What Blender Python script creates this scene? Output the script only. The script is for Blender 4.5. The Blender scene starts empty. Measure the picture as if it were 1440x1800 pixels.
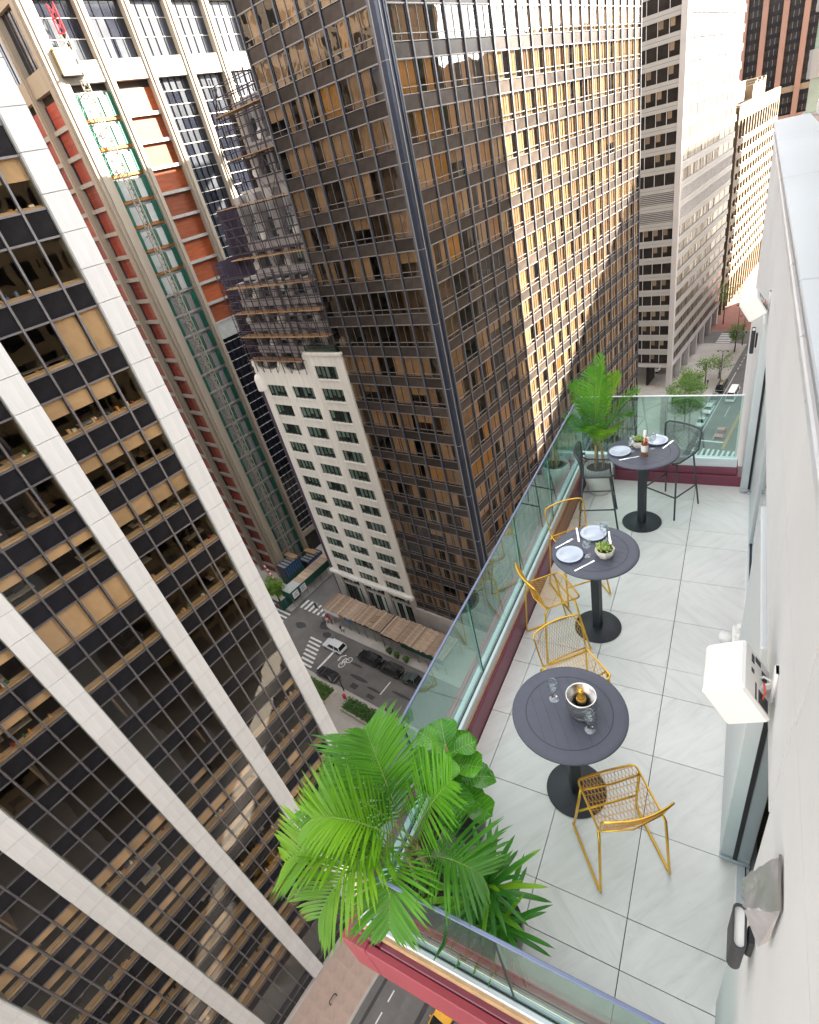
import bpy, math, random
from mathutils import Vector, Matrix
random.seed(7)
sc = bpy.context.scene
C = sc.collection
# ---------------------------------------------------------------- camera
YAW, PITCH, ROLL = math.radians(-35.815), math.radians(-32.733), math.radians(-15.154)
CAMZ = 4.33
fw = Vector((math.sin(YAW)*math.cos(PITCH), math.cos(YAW)*math.cos(PITCH), math.sin(PITCH)))
rt = Vector((math.cos(YAW), -math.sin(YAW), 0)); up = rt.cross(fw)
r2 = rt*math.cos(ROLL)+up*math.sin(ROLL); u2 = up*math.cos(ROLL)-rt*math.sin(ROLL)
cd = bpy.data.cameras.new('camera'); cam = bpy.data.objects.new('camera', cd); C.objects.link(cam)
cd.sensor_fit = 'VERTICAL'; cd.sensor_height = 36.0; cd.lens = 942.3/1800*36
cd.clip_start = .05; cd.clip_end = 5000
cam.matrix_world = Matrix(((r2.x, u2.x, -fw.x, 0), (r2.y, u2.y, -fw.y, 0), (r2.z, u2.z, -fw.z, CAMZ), (0, 0, 0, 1)))
sc.camera = cam
# ---------------------------------------------------------------- light
ST = math.radians(9.508)                      # the avenue runs 9.5 degrees off the terrace
SP = Vector((math.cos(ST), -math.sin(ST), 0)); SD = Vector((math.sin(ST), math.cos(ST), 0))
SUN = (SP*1.0+SD*1.2+Vector((0, 0, .83))).normalized()
SUN_EL = math.asin(SUN.z); SUN_AZ = math.atan2(SUN.x, SUN.y)
world = bpy.data.worlds.new('World'); sc.world = world; world.use_nodes = True
wn = world.node_tree; bg = wn.nodes['Background']
sky = wn.nodes.new('ShaderNodeTexSky'); sky.sky_type = 'NISHITA'; sky.sun_disc = False
sky.sun_elevation = SUN_EL; sky.sun_rotation = SUN_AZ; sky.air_density = 1.0; sky.dust_density = 2.0; sky.ozone_density = .6
hz = wn.nodes.new('ShaderNodeHueSaturation'); hz.inputs['Saturation'].default_value = .12        # milky summer haze
wn.links.new(sky.outputs[0], hz.inputs['Color']); wn.links.new(hz.outputs[0], bg.inputs[0]); bg.inputs[1].default_value = .08
sl = bpy.data.lights.new('sun', 'SUN'); sl.energy = 5.0; sl.angle = math.radians(.5); sl.color = (1, .9, .74)
so = bpy.data.objects.new('sun', sl); C.objects.link(so); so.rotation_euler = SUN.to_track_quat('Z', 'Y').to_euler()
vs = sc.view_settings; vs.view_transform = 'Standard'; vs.look = 'None'; vs.exposure = 3.55; vs.gamma = 1; vs.use_curve_mapping = False
sc.cycles.use_denoising = True
sc.cycles.max_bounces = 9; sc.cycles.diffuse_bounces = 4; sc.cycles.glossy_bounces = 4; sc.cycles.transparent_max_bounces = 24; sc.cycles.transmission_bounces = 6
sc.cycles.caustics_reflective = False; sc.cycles.caustics_refractive = False; sc.cycles.sample_clamp_indirect = 6

# ---------------------------------------------------------------- helpers
def city(s, d, z=0): return SP*s+SD*d+Vector((0, 0, z))
class MB:
    """collects shapes into one mesh"""
    def __init__(self): self.v = []; self.f = []; self.m = []; self.s = []; self.M = None
    def add(self, vs, fs, m=0, smooth=False):
        b = len(self.v)
        if self.M is not None: vs = [self.M @ Vector(p) for p in vs]
        self.v += [tuple(p) for p in vs]
        for f in fs: self.f.append([b+i for i in f]); self.m.append(m); self.s.append(smooth)
        return self
    def box(self, x0, x1, y0, y1, z0, z1, m=0):
        return self.add([(x0,y0,z0),(x1,y0,z0),(x1,y1,z0),(x0,y1,z0),(x0,y0,z1),(x1,y0,z1),(x1,y1,z1),(x0,y1,z1)],
            [(0,3,2,1),(4,5,6,7),(0,1,5,4),(1,2,6,5),(2,3,7,6),(3,0,4,7)], m)
    def bbox(self, x0, x1, y0, y1, z0, z1, b=.01, m=0):
        """box with chamfered edges"""
        vs = []; 
        for z, i in ((z0, b), (z0+b, 0), (z1-b, 0), (z1, b)):
            for x, y in ((x0+i+b,y0+i),(x1-i-b,y0+i),(x1-i,y0+i+b),(x1-i,y1-i-b),(x1-i-b,y1-i),(x0+i+b,y1-i),(x0+i,y1-i-b),(x0+i,y0+i+b)): vs.append((x,y,z))
        fs = [tuple(range(7,-1,-1)), tuple(range(24,32))]
        for k in range(3):
            for i in range(8): fs.append((k*8+i, k*8+(i+1)%8, k*8+8+(i+1)%8, k*8+8+i))
        return self.add(vs, fs, m)
    def quad(self, a, b, c, d, m=0): return self.add([a,b,c,d], [(0,1,2,3)], m)
    def bar(self, a, b, w, h=None, m=0):
        """straight bar of square section between two points"""
        h = h or w; a = Vector(a); b = Vector(b); t = (b-a).normalized()
        n = t.cross(Vector((0,0,1))); n = n.normalized() if n.length > 1e-4 else Vector((1,0,0)); k = n.cross(t)
        vs = []
        for p in (a, b):
            for i, j in ((-1,-1),(1,-1),(1,1),(-1,1)): vs.append(p+n*(i*w/2)+k*(j*h/2))
        return self.add(vs, [(0,3,2,1),(4,5,6,7),(0,1,5,4),(1,2,6,5),(2,3,7,6),(3,0,4,7)], m)
    def tube(self, pts, r, n=8, m=0, closed=False, taper=None):
        pts = [Vector(p) for p in pts]; N = len(pts); vs = []; nr = None
        for i, p in enumerate(pts):
            if closed: t = (pts[(i+1)%N]-pts[i-1]).normalized()
            else: t = (pts[min(i+1,N-1)]-pts[max(i-1,0)]).normalized()
            if nr is None:
                nr = t.cross(Vector((0,0,1)))
                if nr.length < 1e-3: nr = t.cross(Vector((1,0,0)))
            nr = (nr-t*nr.dot(t)).normalized(); bi = t.cross(nr)
            rr = r if taper is None else r*taper[i]
            for k in range(n):
                a = 2*math.pi*k/n; vs.append(p+nr*(math.cos(a)*rr)+bi*(math.sin(a)*rr))
        fs = []
        for i in range(N if closed else N-1):
            j = (i+1)%N
            for k in range(n): fs.append((i*n+k, i*n+(k+1)%n, j*n+(k+1)%n, j*n+k))
        if not closed: fs += [tuple(range(n-1,-1,-1)), tuple((N-1)*n+k for k in range(n))]
        return self.add(vs, fs, m, n > 4)
    def lathe(self, prof, n=24, m=0, c=(0,0,0), smooth=True, caps=False):
        vs = []; fs = []
        for r, z in prof:
            for k in range(n):
                a = 2*math.pi*k/n; vs.append((c[0]+r*math.cos(a), c[1]+r*math.sin(a), c[2]+z))
        for i in range(len(prof)-1):
            for k in range(n): fs.append((i*n+k, i*n+(k+1)%n, i*n+n+(k+1)%n, i*n+n+k))
        self.add(vs, fs, m, smooth)
        if caps and prof[0][0] > 1e-5: self.add(vs[:n], [tuple(range(n-1,-1,-1))], m)
        if caps and prof[-1][0] > 1e-5: self.add(vs[-n:], [tuple(range(n))], m)
        return self
    def prism(self, poly, z0, z1, m=0):
        n = len(poly)
        return self.add([(x,y,z0) for x,y in poly]+[(x,y,z1) for x,y in poly],
            [tuple(range(n-1,-1,-1)), tuple(range(n,2*n))]+[(i,(i+1)%n,n+(i+1)%n,n+i) for i in range(n)], m)
    def slab(self, poly, y0, y1, m=0):
        """polygon given in x,z, extruded along y"""
        n = len(poly)
        return self.add([(x,y0,z) for x,z in poly]+[(x,y1,z) for x,z in poly],
            [tuple(range(n)), tuple(range(2*n-1,n-1,-1))]+[(i,n+i,n+(i+1)%n,(i+1)%n) for i in range(n)], m)
    def mesh(self, name, mats):
        me = bpy.data.meshes.new(name); me.from_pydata(self.v, [], self.f)
        for m in (mats if isinstance(mats, (list, tuple)) else [mats]): me.materials.append(M[m])
        me.polygons.foreach_set('material_index', self.m); me.polygons.foreach_set('use_smooth', self.s)
        me.validate(); me.update(); return me
    def obj(self, name, mats, parent=None, loc=(0,0,0), rz=0):
        return inst(name, self.mesh(name, mats), parent, loc, rz)
def inst(name, me, parent=None, loc=(0,0,0), rz=0, sc_=None):
    o = bpy.data.objects.new(name, me); C.objects.link(o); o.location = loc
    if rz: o.rotation_euler = (0,0,rz)
    if sc_: o.scale = sc_
    if parent is not None: o.parent = parent
    return o
def tag(o, label, cat, group=None):
    o['label'] = label; o['category'] = cat
    if group: o['group'] = group
    return o
def thing(name, label, cat, loc=(0,0,0), rz=0, group=None):
    o = bpy.data.objects.new(name, None); C.objects.link(o); o.location = loc; o.rotation_euler = (0,0,rz); o.empty_display_size = .1
    return tag(o, label, cat, group)
def cthing(name, label, cat, s, d, z, group=None, rz=0): return thing(name, label, cat, city(s,d,z), -ST+rz, group)
def struct(o): o['kind'] = 'structure'; return o
def stuff(o): o['kind'] = 'stuff'; return o
def copy_tree(o, parent=None):
    c = o.copy(); C.objects.link(c); c.parent = parent
    for ch in list(o.children): copy_tree(ch, c)
    return c
U = random.uniform
# ---------------------------------------------------------------- materials
M = {}
def newmat(name):
    m = bpy.data.materials.new(name); m.use_nodes = True; M[name] = m; nt = m.node_tree
    return m, nt, nt.nodes['Principled BSDF'], nt.nodes['Material Output']
def pm(name, col, rough=.6, metal=0, var=.12, scale=4, bump=0, bscale=60, rnd=0, spec=.5, stretch=None, sub=None, coat=0, coords='Object', fine=.5):
    m, nt, p, out = newmat(name); L = nt.links.new
    tc = nt.nodes.new('ShaderNodeTexCoord'); src = tc.outputs[coords]
    if stretch:
        mp = nt.nodes.new('ShaderNodeMapping'); mp.inputs['Scale'].default_value = stretch; L(src, mp.inputs[0]); src = mp.outputs[0]
    nz = nt.nodes.new('ShaderNodeTexNoise'); nz.inputs['Scale'].default_value = scale; nz.inputs['Detail'].default_value = 6; nz.inputs['Roughness'].default_value = fine+.12
    L(src, nz.inputs['Vector'])
    mr = nt.nodes.new('ShaderNodeMapRange'); mr.inputs[1].default_value = .28; mr.inputs[2].default_value = .72; mr.inputs[3].default_value = 1-var; mr.inputs[4].default_value = 1+var
    L(nz.outputs[0], mr.inputs[0]); fac = mr.outputs[0]
    if rnd:
        oi = nt.nodes.new('ShaderNodeObjectInfo'); m2 = nt.nodes.new('ShaderNodeMapRange'); m2.inputs[3].default_value = 1-rnd; m2.inputs[4].default_value = 1+rnd
        L(oi.outputs['Random'], m2.inputs[0]); mu = nt.nodes.new('ShaderNodeMath'); mu.operation = 'MULTIPLY'; L(fac, mu.inputs[0]); L(m2.outputs[0], mu.inputs[1]); fac = mu.outputs[0]
    hs = nt.nodes.new('ShaderNodeHueSaturation'); hs.inputs['Color'].default_value = (*col, 1); L(fac, hs.inputs['Value'])
    L(hs.outputs[0], p.inputs['Base Color'])
    rr = nt.nodes.new('ShaderNodeMapRange'); rr.inputs[3].default_value = max(.02, rough-.08); rr.inputs[4].default_value = min(1, rough+.08); L(nz.outputs[0], rr.inputs[0]); L(rr.outputs[0], p.inputs['Roughness'])
    p.inputs['Metallic'].default_value = metal; p.inputs['Specular IOR Level'].default_value = spec
    if coat: p.inputs['Coat Weight'].default_value = coat; p.inputs['Coat Roughness'].default_value = .05
    if sub: p.inputs['Transmission Weight'].default_value = 0
    if bump:
        n2 = nt.nodes.new('ShaderNodeTexNoise'); n2.inputs['Scale'].default_value = bscale; n2.inputs['Detail'].default_value = 5; L(src, n2.inputs['Vector'])
        b = nt.nodes.new('ShaderNodeBump'); b.inputs['Strength'].default_value = bump; b.inputs['Distance'].default_value = .01; L(n2.outputs[0], b.inputs['Height']); L(b.outputs[0], p.inputs['Normal'])
    return m
def glass(name, tint, ior=1.5, wav=0.0, wscale=.5, extra=0.0, rough=.0, rcol=(1,1,1), power=4.5):
    """thin pane: sees through with a tint, mirrors by Fresnel"""
    m, nt, p, out = newmat(name); L = nt.links.new; nt.nodes.remove(p)
    tr = nt.nodes.new('ShaderNodeBsdfTransparent'); tr.inputs[0].default_value = (*tint, 1)
    gl = nt.nodes.new('ShaderNodeBsdfGlossy'); gl.inputs['Roughness'].default_value = rough; gl.inputs[0].default_value = (*rcol, 1)
    ge = nt.nodes.new('ShaderNodeNewGeometry'); dt = nt.nodes.new('ShaderNodeVectorMath'); dt.operation = 'DOT_PRODUCT'; L(ge.outputs['Normal'], dt.inputs[0]); L(ge.outputs['Incoming'], dt.inputs[1])
    def mth(op, a, b):
        n = nt.nodes.new('ShaderNodeMath'); n.operation = op
        for i, v in enumerate((a, b)):
            if v is None: continue
            if isinstance(v, (int, float)): n.inputs[i].default_value = v
            else: L(v, n.inputs[i])
        return n
    f0 = ((ior-1)/(ior+1))**2*2                                   # two surfaces of a thin pane
    ab = mth('ABSOLUTE', dt.outputs['Value'], None); om = mth('SUBTRACT', 1.0, ab.outputs[0]); om.use_clamp = True
    fr = mth('MULTIPLY_ADD', mth('POWER', om.outputs[0], power).outputs[0], 1-f0); fr.inputs[2].default_value = f0
    mx = nt.nodes.new('ShaderNodeMixShader'); L(tr.outputs[0], mx.inputs[1]); L(gl.outputs[0], mx.inputs[2]); L(mx.outputs[0], out.inputs[0])
    fac = fr.outputs[0]
    if extra:
        ad = nt.nodes.new('ShaderNodeMath'); ad.operation = 'ADD'; ad.use_clamp = True; ad.inputs[1].default_value = extra; L(fac, ad.inputs[0]); fac = ad.outputs[0]
    L(fac, mx.inputs[0])
    if wav:
        tc = nt.nodes.new('ShaderNodeTexCoord'); nz = nt.nodes.new('ShaderNodeTexNoise'); nz.inputs['Scale'].default_value = wscale; nz.inputs['Detail'].default_value = 1.5
        oi = nt.nodes.new('ShaderNodeObjectInfo'); va = nt.nodes.new('ShaderNodeVectorMath'); va.operation = 'ADD'
        vm = nt.nodes.new('ShaderNodeVectorMath'); vm.operation = 'SCALE'; vm.inputs['Scale'].default_value = 1.0; L(oi.outputs['Location'], vm.inputs[0])
        L(tc.outputs['Object'], va.inputs[0]); L(vm.outputs[0], va.inputs[1]); L(va.outputs[0], nz.inputs['Vector'])
        b = nt.nodes.new('ShaderNodeBump'); b.inputs['Strength'].default_value = 1; b.inputs['Distance'].default_value = wav; L(nz.outputs[0], b.inputs['Height'])
        L(b.outputs[0], gl.inputs['Normal'])
    return m
def leafmat(name, col, trans=.35, var=.25, scale=8, rough=.45):
    m, nt, p, out = newmat(name); L = nt.links.new
    tc = nt.nodes.new('ShaderNodeTexCoord'); nz = nt.nodes.new('ShaderNodeTexNoise'); nz.inputs['Scale'].default_value = scale; nz.inputs['Detail'].default_value = 3; L(tc.outputs['Object'], nz.inputs['Vector'])
    oi = nt.nodes.new('ShaderNodeObjectInfo')
    ad = nt.nodes.new('ShaderNodeMath'); ad.operation = 'MULTIPLY_ADD'; ad.inputs[1].default_value = .35; L(oi.outputs['Random'], ad.inputs[0]); L(nz.outputs[0], ad.inputs[2])
    cr = nt.nodes.new('ShaderNodeValToRGB'); e = cr.color_ramp.elements
    e[0].position = .3; e[1].position = .95
    e[0].color = (col[0]*(1-var)*.7, col[1]*(1-var), col[2]*(1-var), 1); e[1].color = (min(1,col[0]*(1+var)*1.35), col[1]*(1+var), col[2]*(1+var)*.8, 1)
    L(ad.outputs[0], cr.inputs[0]); L(cr.outputs[0], p.inputs['Base Color']); p.inputs['Roughness'].default_value = rough
    tl = nt.nodes.new('ShaderNodeBsdfTranslucent'); L(cr.outputs[0], tl.inputs[0])
    mx = nt.nodes.new('ShaderNodeMixShader'); mx.inputs[0].default_value = trans; L(p.outputs[0], mx.inputs[1]); L(tl.outputs[0], mx.inputs[2]); L(mx.outputs[0], out.inputs[0])
    return m
# city
pm('asphalt', (.15,.14,.133), .85, var=.22, scale=.35, bump=.3, bscale=14)
pm('asphalt_patch', (.055,.052,.053), .85, var=.25, scale=1.2)
pm('asphalt_light', (.16,.15,.145), .85, var=.2, scale=.8)
pm('pavement', (.48,.44,.40), .85, var=.14, scale=.4, bump=.2, bscale=8)
pm('pavement_pink', (.48,.35,.29), .85, var=.3, scale=.35, bump=.2, bscale=8)
pm('brick_paving', (.3,.12,.09), .85, var=.2, scale=.6)
pm('kerb', (.42,.4,.38), .8, var=.12, scale=1)
pm('road_white', (.75,.74,.72), .7, var=.25, scale=2.2)
pm('road_yellow', (.75,.38,.04), .7, var=.2, scale=2)
pm('travertine', (.575,.578,.59), .6, var=.07, scale=1.1, stretch=(6,6,.35), rnd=.03, bump=.12, bscale=9)
pm('side_metal', (.22,.23,.21), .45, metal=.3, var=.1, scale=3)
pm('mullion_grey', (.16,.155,.17), .4, metal=.6, var=.08, scale=5)
pm('spandrel_black', (.012,.012,.015), .15, var=.3, scale=1.5, spec=.22)
pm('blind_tan', (.52,.4,.275), .8, var=.06, scale=2, rnd=.2)
pm('sill_tan', (.5,.385,.25), .7, var=.1, scale=3, rnd=.12)
pm('sill_slot', (.16,.07,.03), .7)
pm('office_ceiling', (.35,.31,.26), .9)
pm('office_floor', (.05,.042,.036), .9, var=.3, scale=.5)
pm('office_wall', (.22,.18,.14), .9, var=.3, scale=.3)
pm('office_dark', (.03,.026,.023), .9, var=.4, scale=.4)
pm('office_black', (.015,.015,.017), .5)
pm('paper', (.8,.77,.7), .8)
pm('carton', (.5,.34,.19), .8)
pm('office_blue', (.05,.13,.3), .6)
pm('office_red', (.3,.04,.03), .6)
pm('office_orange', (.6,.25,.04), .6)
pm('office_green', (.05,.14,.04), .7)
glass('office_glass', (.84,.77,.67), 1.42, wav=.012, wscale=.5)
glass('tower_glass', (.62,.53,.43), 1.35, wav=.03, wscale=.45, extra=.035, power=9)
pm('tower_metal', (.115,.118,.135), .45, metal=.2, var=.06, scale=3)
pm('tower_corner', (.045,.055,.085), .35, metal=.6, var=.1, scale=1)
pm('tower_edge', (.27,.255,.25), .45, metal=.3)
pm('tower_spandrel', (.055,.044,.038), .3, var=.35, scale=.7, spec=.12, rnd=.3)
pm('curtain_cream', (.74,.64,.47), .85, var=.12, scale=1.5, rnd=.2)
pm('curtain', (.56,.45,.33), .85, var=.12, scale=1.5, rnd=.3)
pm('curtain_gold', (.62,.4,.14), .85, var=.1, scale=1.5, rnd=.2)
pm('limestone', (.8,.77,.71), .75, var=.1, scale=.6, stretch=(3,3,.25), bump=.15, bscale=6, rnd=.03)
pm('limestone_grey', (.42,.395,.37), .8, var=.15, scale=.5, bump=.15, bscale=5)
pm('window_green', (.035,.05,.046), .25, var=.2)
glass('pale_glass', (.55,.64,.6), 1.5, wav=.02, wscale=1.2)
pm('shade_pale', (.42,.48,.44), .8, rnd=.35)
pm('scaffold_steel', (.06,.045,.058), .5, metal=.5, var=.2)
pm('scaffold_plank', (.34,.2,.1), .85, var=.25, scale=2)
pm('net_purple', (.07,.052,.085), .85, var=.25, scale=2)
pm('concrete_warm', (.36,.305,.24), .75, var=.1, scale=.35, stretch=(3,3,.4), rnd=.04)
pm('concrete_white', (.42,.39,.35), .75, var=.07, scale=.6)
pm('panel_orange', (.27,.062,.016), .5, var=.3, scale=.5, stretch=(1,1,5), rnd=.35)
pm('panel_red', (.3,.055,.036), .6, var=.25, scale=.5, stretch=(1,1,6), rnd=.3)
pm('beam_pale', (.36,.345,.32), .7, var=.2, scale=2)
pm('fire_orange', (.3,.12,.02), .7, var=.25, scale=2)
pm('hoist_green', (.012,.12,.08), .55, var=.15, scale=1.5, rnd=.15)
pm('hoist_white', (.42,.435,.415), .6, var=.12, scale=1)
pm('hoist_mesh_shade', (.2,.2,.19), .6, var=.3, scale=6)
pm('mast_red', (.3,.01,.014), .5)
pm('mast_grey', (.35,.32,.26), .5, metal=.3)
pm('glass_navy', (.012,.014,.022), .12, var=.3, scale=.3, spec=.7)
pm('glass_grey', (.045,.05,.062), .3, var=.3, scale=.25, spec=.15, rnd=.35)
pm('grid_pale', (.5,.48,.44), .5)
pm('white_band', (.36,.345,.33), .55, var=.05, scale=.4)
pm('band_grey', (.46,.43,.42), .6, var=.06, scale=.4)
pm('band_glass', (.028,.024,.022), .2, var=.5, scale=.25, spec=.06)
pm('band_line', (.05,.045,.05), .5)
pm('band_curtain', (.2,.14,.085), .7, rnd=.3)
pm('green_pane', (.2,.27,.2), .15, var=.3, scale=.5, spec=.8)
pm('sand_stone', (.17,.122,.076), .8, var=.1, scale=.15, rnd=.03)
pm('copper_stone', (.2,.105,.075), .6, var=.12, scale=.15)
pm('dark_wood_roof', (.4,.29,.21), .85, var=.3, scale=1.4, stretch=(.4,4,1), rnd=.3)
pm('hoarding_green', (.012,.075,.055), .6, var=.2)
pm('street_black', (.02,.02,.022), .5)
pm('street_grey', (.3,.3,.31), .5, metal=.4)
pm('sign_white', (.75,.75,.75), .5)
pm('sign_red', (.55,.03,.03), .5)
pm('car_white', (.75,.76,.77), .25, coat=1, var=.03)
pm('car_black', (.012,.012,.014), .25, coat=1, var=.1)
pm('car_green', (.07,.1,.1), .3, coat=1, metal=.4, var=.05)
pm('car_red', (.42,.02,.03), .3, coat=1, var=.05)
pm('car_yellow', (.85,.42,.02), .3, coat=1, var=.05)
pm('car_glass', (.015,.018,.02), .06, spec=.9)
pm('tyre', (.02,.02,.02), .85)
pm('chrome', (.6,.6,.6), .2, metal=1)
pm('lamp_red', (.4,.01,.01), .3)
pm('lamp_pale', (.75,.75,.7), .2)
pm('bark', (.11,.08,.06), .9, var=.3, scale=3)
leafmat('street_leaf', (.12,.26,.025), .35)
leafmat('hedge_leaf', (.07,.17,.025), .25)
pm('planter_stone', (.62,.57,.5), .8, var=.1)
pm('soil', (.05,.035,.025), .95)
pm('roof_metal', (.6,.6,.62), .45, metal=.2, var=.08)
pm('backdrop_tan', (.46,.32,.17), .8, var=.15, scale=.1)
pm('upper_stone', (.36,.34,.33), .8, var=.2, scale=.5, bump=.15, bscale=5)
pm('backdrop_brick', (.2,.155,.12), .8, var=.15, scale=.1)
pm('skin', (.45,.28,.2), .6)
pm('cloth_dark', (.03,.03,.04), .8); pm('cloth_light', (.65,.63,.6), .8); pm('cloth_red', (.45,.06,.05), .8)
# terrace
def tilemat(name, rot):
    m, nt, p, out = newmat(name); L = nt.links.new
    tc = nt.nodes.new('ShaderNodeTexCoord'); oi = nt.nodes.new('ShaderNodeObjectInfo'); ad = nt.nodes.new('ShaderNodeVectorMath'); ad.operation = 'ADD'; L(tc.outputs['Object'], ad.inputs[0]); L(oi.outputs['Location'], ad.inputs[1])
    mr_ = nt.nodes.new('ShaderNodeMapping'); mr_.inputs['Rotation'].default_value = (0,0,math.radians(rot)); L(ad.outputs[0], mr_.inputs[0])
    mp = nt.nodes.new('ShaderNodeMapping'); mp.inputs['Scale'].default_value = (1.1,6,1); L(mr_.outputs[0], mp.inputs[0])
    n1 = nt.nodes.new('ShaderNodeTexNoise'); n1.inputs['Scale'].default_value = 2.1; n1.inputs['Detail'].default_value = 9; n1.inputs['Roughness'].default_value = .68; n1.inputs['Distortion'].default_value = .7; L(mp.outputs[0], n1.inputs['Vector'])
    n2 = nt.nodes.new('ShaderNodeTexNoise'); n2.inputs['Scale'].default_value = 1.3; n2.inputs['Detail'].default_value = 4; L(ad.outputs[0], n2.inputs['Vector'])
    cr = nt.nodes.new('ShaderNodeValToRGB'); e = cr.color_ramp.elements; e[0].position = .3; e[0].color = (.75,.715,.675,1); e[1].position = .62; e[1].color = (.875,.845,.805,1); k = cr.color_ramp.elements.new(.45); k.color = (.83,.795,.755,1); L(n1.outputs[0], cr.inputs[0])
    mr2 = nt.nodes.new('ShaderNodeMapRange'); mr2.inputs[1].default_value = .3; mr2.inputs[2].default_value = .7; mr2.inputs[3].default_value = .93; mr2.inputs[4].default_value = 1.05; L(n2.outputs[0], mr2.inputs[0])
    m3 = nt.nodes.new('ShaderNodeMapRange'); m3.inputs[3].default_value = .965; m3.inputs[4].default_value = 1.035; L(oi.outputs['Random'], m3.inputs[0]); mu = nt.nodes.new('ShaderNodeMath'); mu.operation = 'MULTIPLY'; L(mr2.outputs[0], mu.inputs[0]); L(m3.outputs[0], mu.inputs[1])
    # scattered specks of grit
    vo = nt.nodes.new('ShaderNodeTexVoronoi'); vo.inputs['Scale'].default_value = 9; L(ad.outputs[0], vo.inputs['Vector']); gt = nt.nodes.new('ShaderNodeMath'); gt.operation = 'GREATER_THAN'; gt.inputs[1].default_value = .035; L(vo.outputs['Distance'], gt.inputs[0])
    sp3 = nt.nodes.new('ShaderNodeMapRange'); sp3.inputs[3].default_value = .8; sp3.inputs[4].default_value = 1; L(gt.outputs[0], sp3.inputs[0]); mu2 = nt.nodes.new('ShaderNodeMath'); mu2.operation = 'MULTIPLY'; L(mu.outputs[0], mu2.inputs[0]); L(sp3.outputs[0], mu2.inputs[1])
    hs = nt.nodes.new('ShaderNodeHueSaturation'); L(cr.outputs[0], hs.inputs['Color']); L(mu2.outputs[0], hs.inputs['Value']); L(hs.outputs[0], p.inputs['Base Color'])
    p.inputs['Roughness'].default_value = .5
    b = nt.nodes.new('ShaderNodeBump'); b.inputs['Strength'].default_value = .15; b.inputs['Distance'].default_value = .004; L(n1.outputs[0], b.inputs['Height']); L(b.outputs[0], p.inputs['Normal'])
tilemat('tile', 38); tilemat('tile_turned', -52)
pm('joint_black', (.02,.02,.02), .9)
pm('burgundy', (.2,.045,.075), .38, var=.1, scale=3, rnd=0)
pm('burgundy_red', (.32,.045,.065), .55, var=.1, scale=2.5)
pm('alu_white', (.72,.74,.76), .3, metal=.2, var=.04)
pm('alu_grey', (.5,.53,.56), .35, metal=.6, var=.05)
pm('rail_blue', (.15,.18,.27), .4, metal=.5, var=.1)
pm('gasket', (.012,.012,.012), .6)
pm('wood_pack', (.5,.33,.17), .8, var=.3, scale=6)
glass('rail_glass', (.74,.9,.87), 1.5, extra=.05, rcol=(.86,1,.96))
pm('glass_edge', (.12,.34,.29), .1, spec=.8)
glass('door_glass', (.42,.5,.5), 1.5)
pm('wall_white', (.6,.6,.6), .85, var=.06, scale=.8, bump=.12, bscale=180)
pm('wall_joint', (.2,.17,.15), .9)
pm('coping', (.36,.385,.41), .3, metal=.1, var=.05, scale=1)
pm('roof_grey', (.27,.285,.3), .6, var=.08)
pm('rust_line', (.33,.24,.2), .9, var=.3, scale=12)
pm('panel_grey', (.55,.575,.58), .45, metal=.1, var=.04)
pm('table_grey', (.075,.08,.105), .55, var=.07, scale=18, bump=.06, bscale=220, spec=.45)
pm('table_groove', (.042,.045,.058), .7)
pm('base_black', (.03,.032,.038), .5, var=.1, scale=25, bump=.12, bscale=160)
pm('gold_wire', (.82,.48,.07), .3, metal=.85, var=.1, scale=8)
pm('mesh_grey', (.06,.066,.07), .5, metal=.2, var=.06)
pm('speaker_white', (.74,.725,.69), .55, var=.02)
pm('device_dark', (.03,.03,.033), .5)
pm('wire_red', (.6,.08,.05), .5)
pm('foil', (.66,.65,.67), .38, metal=.85, var=.12, scale=9, bump=.5, bscale=22)
pm('porcelain', (.44,.49,.57), .15, var=.06, scale=7, spec=.6)
pm('porcelain_rim', (.2,.25,.33), .25, var=.1)
pm('steel', (.72,.71,.7), .18, metal=1, var=.04)
pm('steel_brushed', (.68,.66,.64), .28, metal=1, var=.08, scale=6, stretch=(1,1,14))
pm('napkin', (.8,.79,.8), .9)
pm('bowl_cream', (.74,.68,.57), .7, var=.08, scale=10)
pm('bottle_gold', (.72,.42,.05), .3, metal=.6)
pm('bottle_dark', (.02,.025,.012), .12, spec=.7)
pm('label_cream', (.8,.78,.72), .6)
pm('label_orange', (.8,.38,.05), .5)
glass('clear_glass', (.93,.95,.96), 1.5, extra=.04)
glass('rose_glass', (.97,.78,.62), 1.45, extra=.02)
leafmat('palm_leaf', (.08,.29,.025), .42, var=.5, scale=2.5, rough=.32)
leafmat('palm_leaf_light', (.17,.41,.025), .5, var=.35, scale=2.5, rough=.32)
leafmat('fig_leaf', (.07,.29,.02), .25, var=.35, scale=5, rough=.25)
leafmat('dracaena_leaf', (.05,.22,.03), .35, var=.35, scale=5, rough=.3)
leafmat('succulent_leaf', (.36,.56,.16), .3, var=.3, scale=30)
pm('frond_stem', (.2,.3,.06), .5, var=.2)
pm('cane', (.34,.24,.12), .8, var=.3, scale=8)
pm('pot_pale', (.74,.72,.67), .7, var=.08, scale=6)
pm('pot_black', (.02,.022,.024), .3)
pm('fig_vein', (.3,.5,.12), .5)
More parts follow.
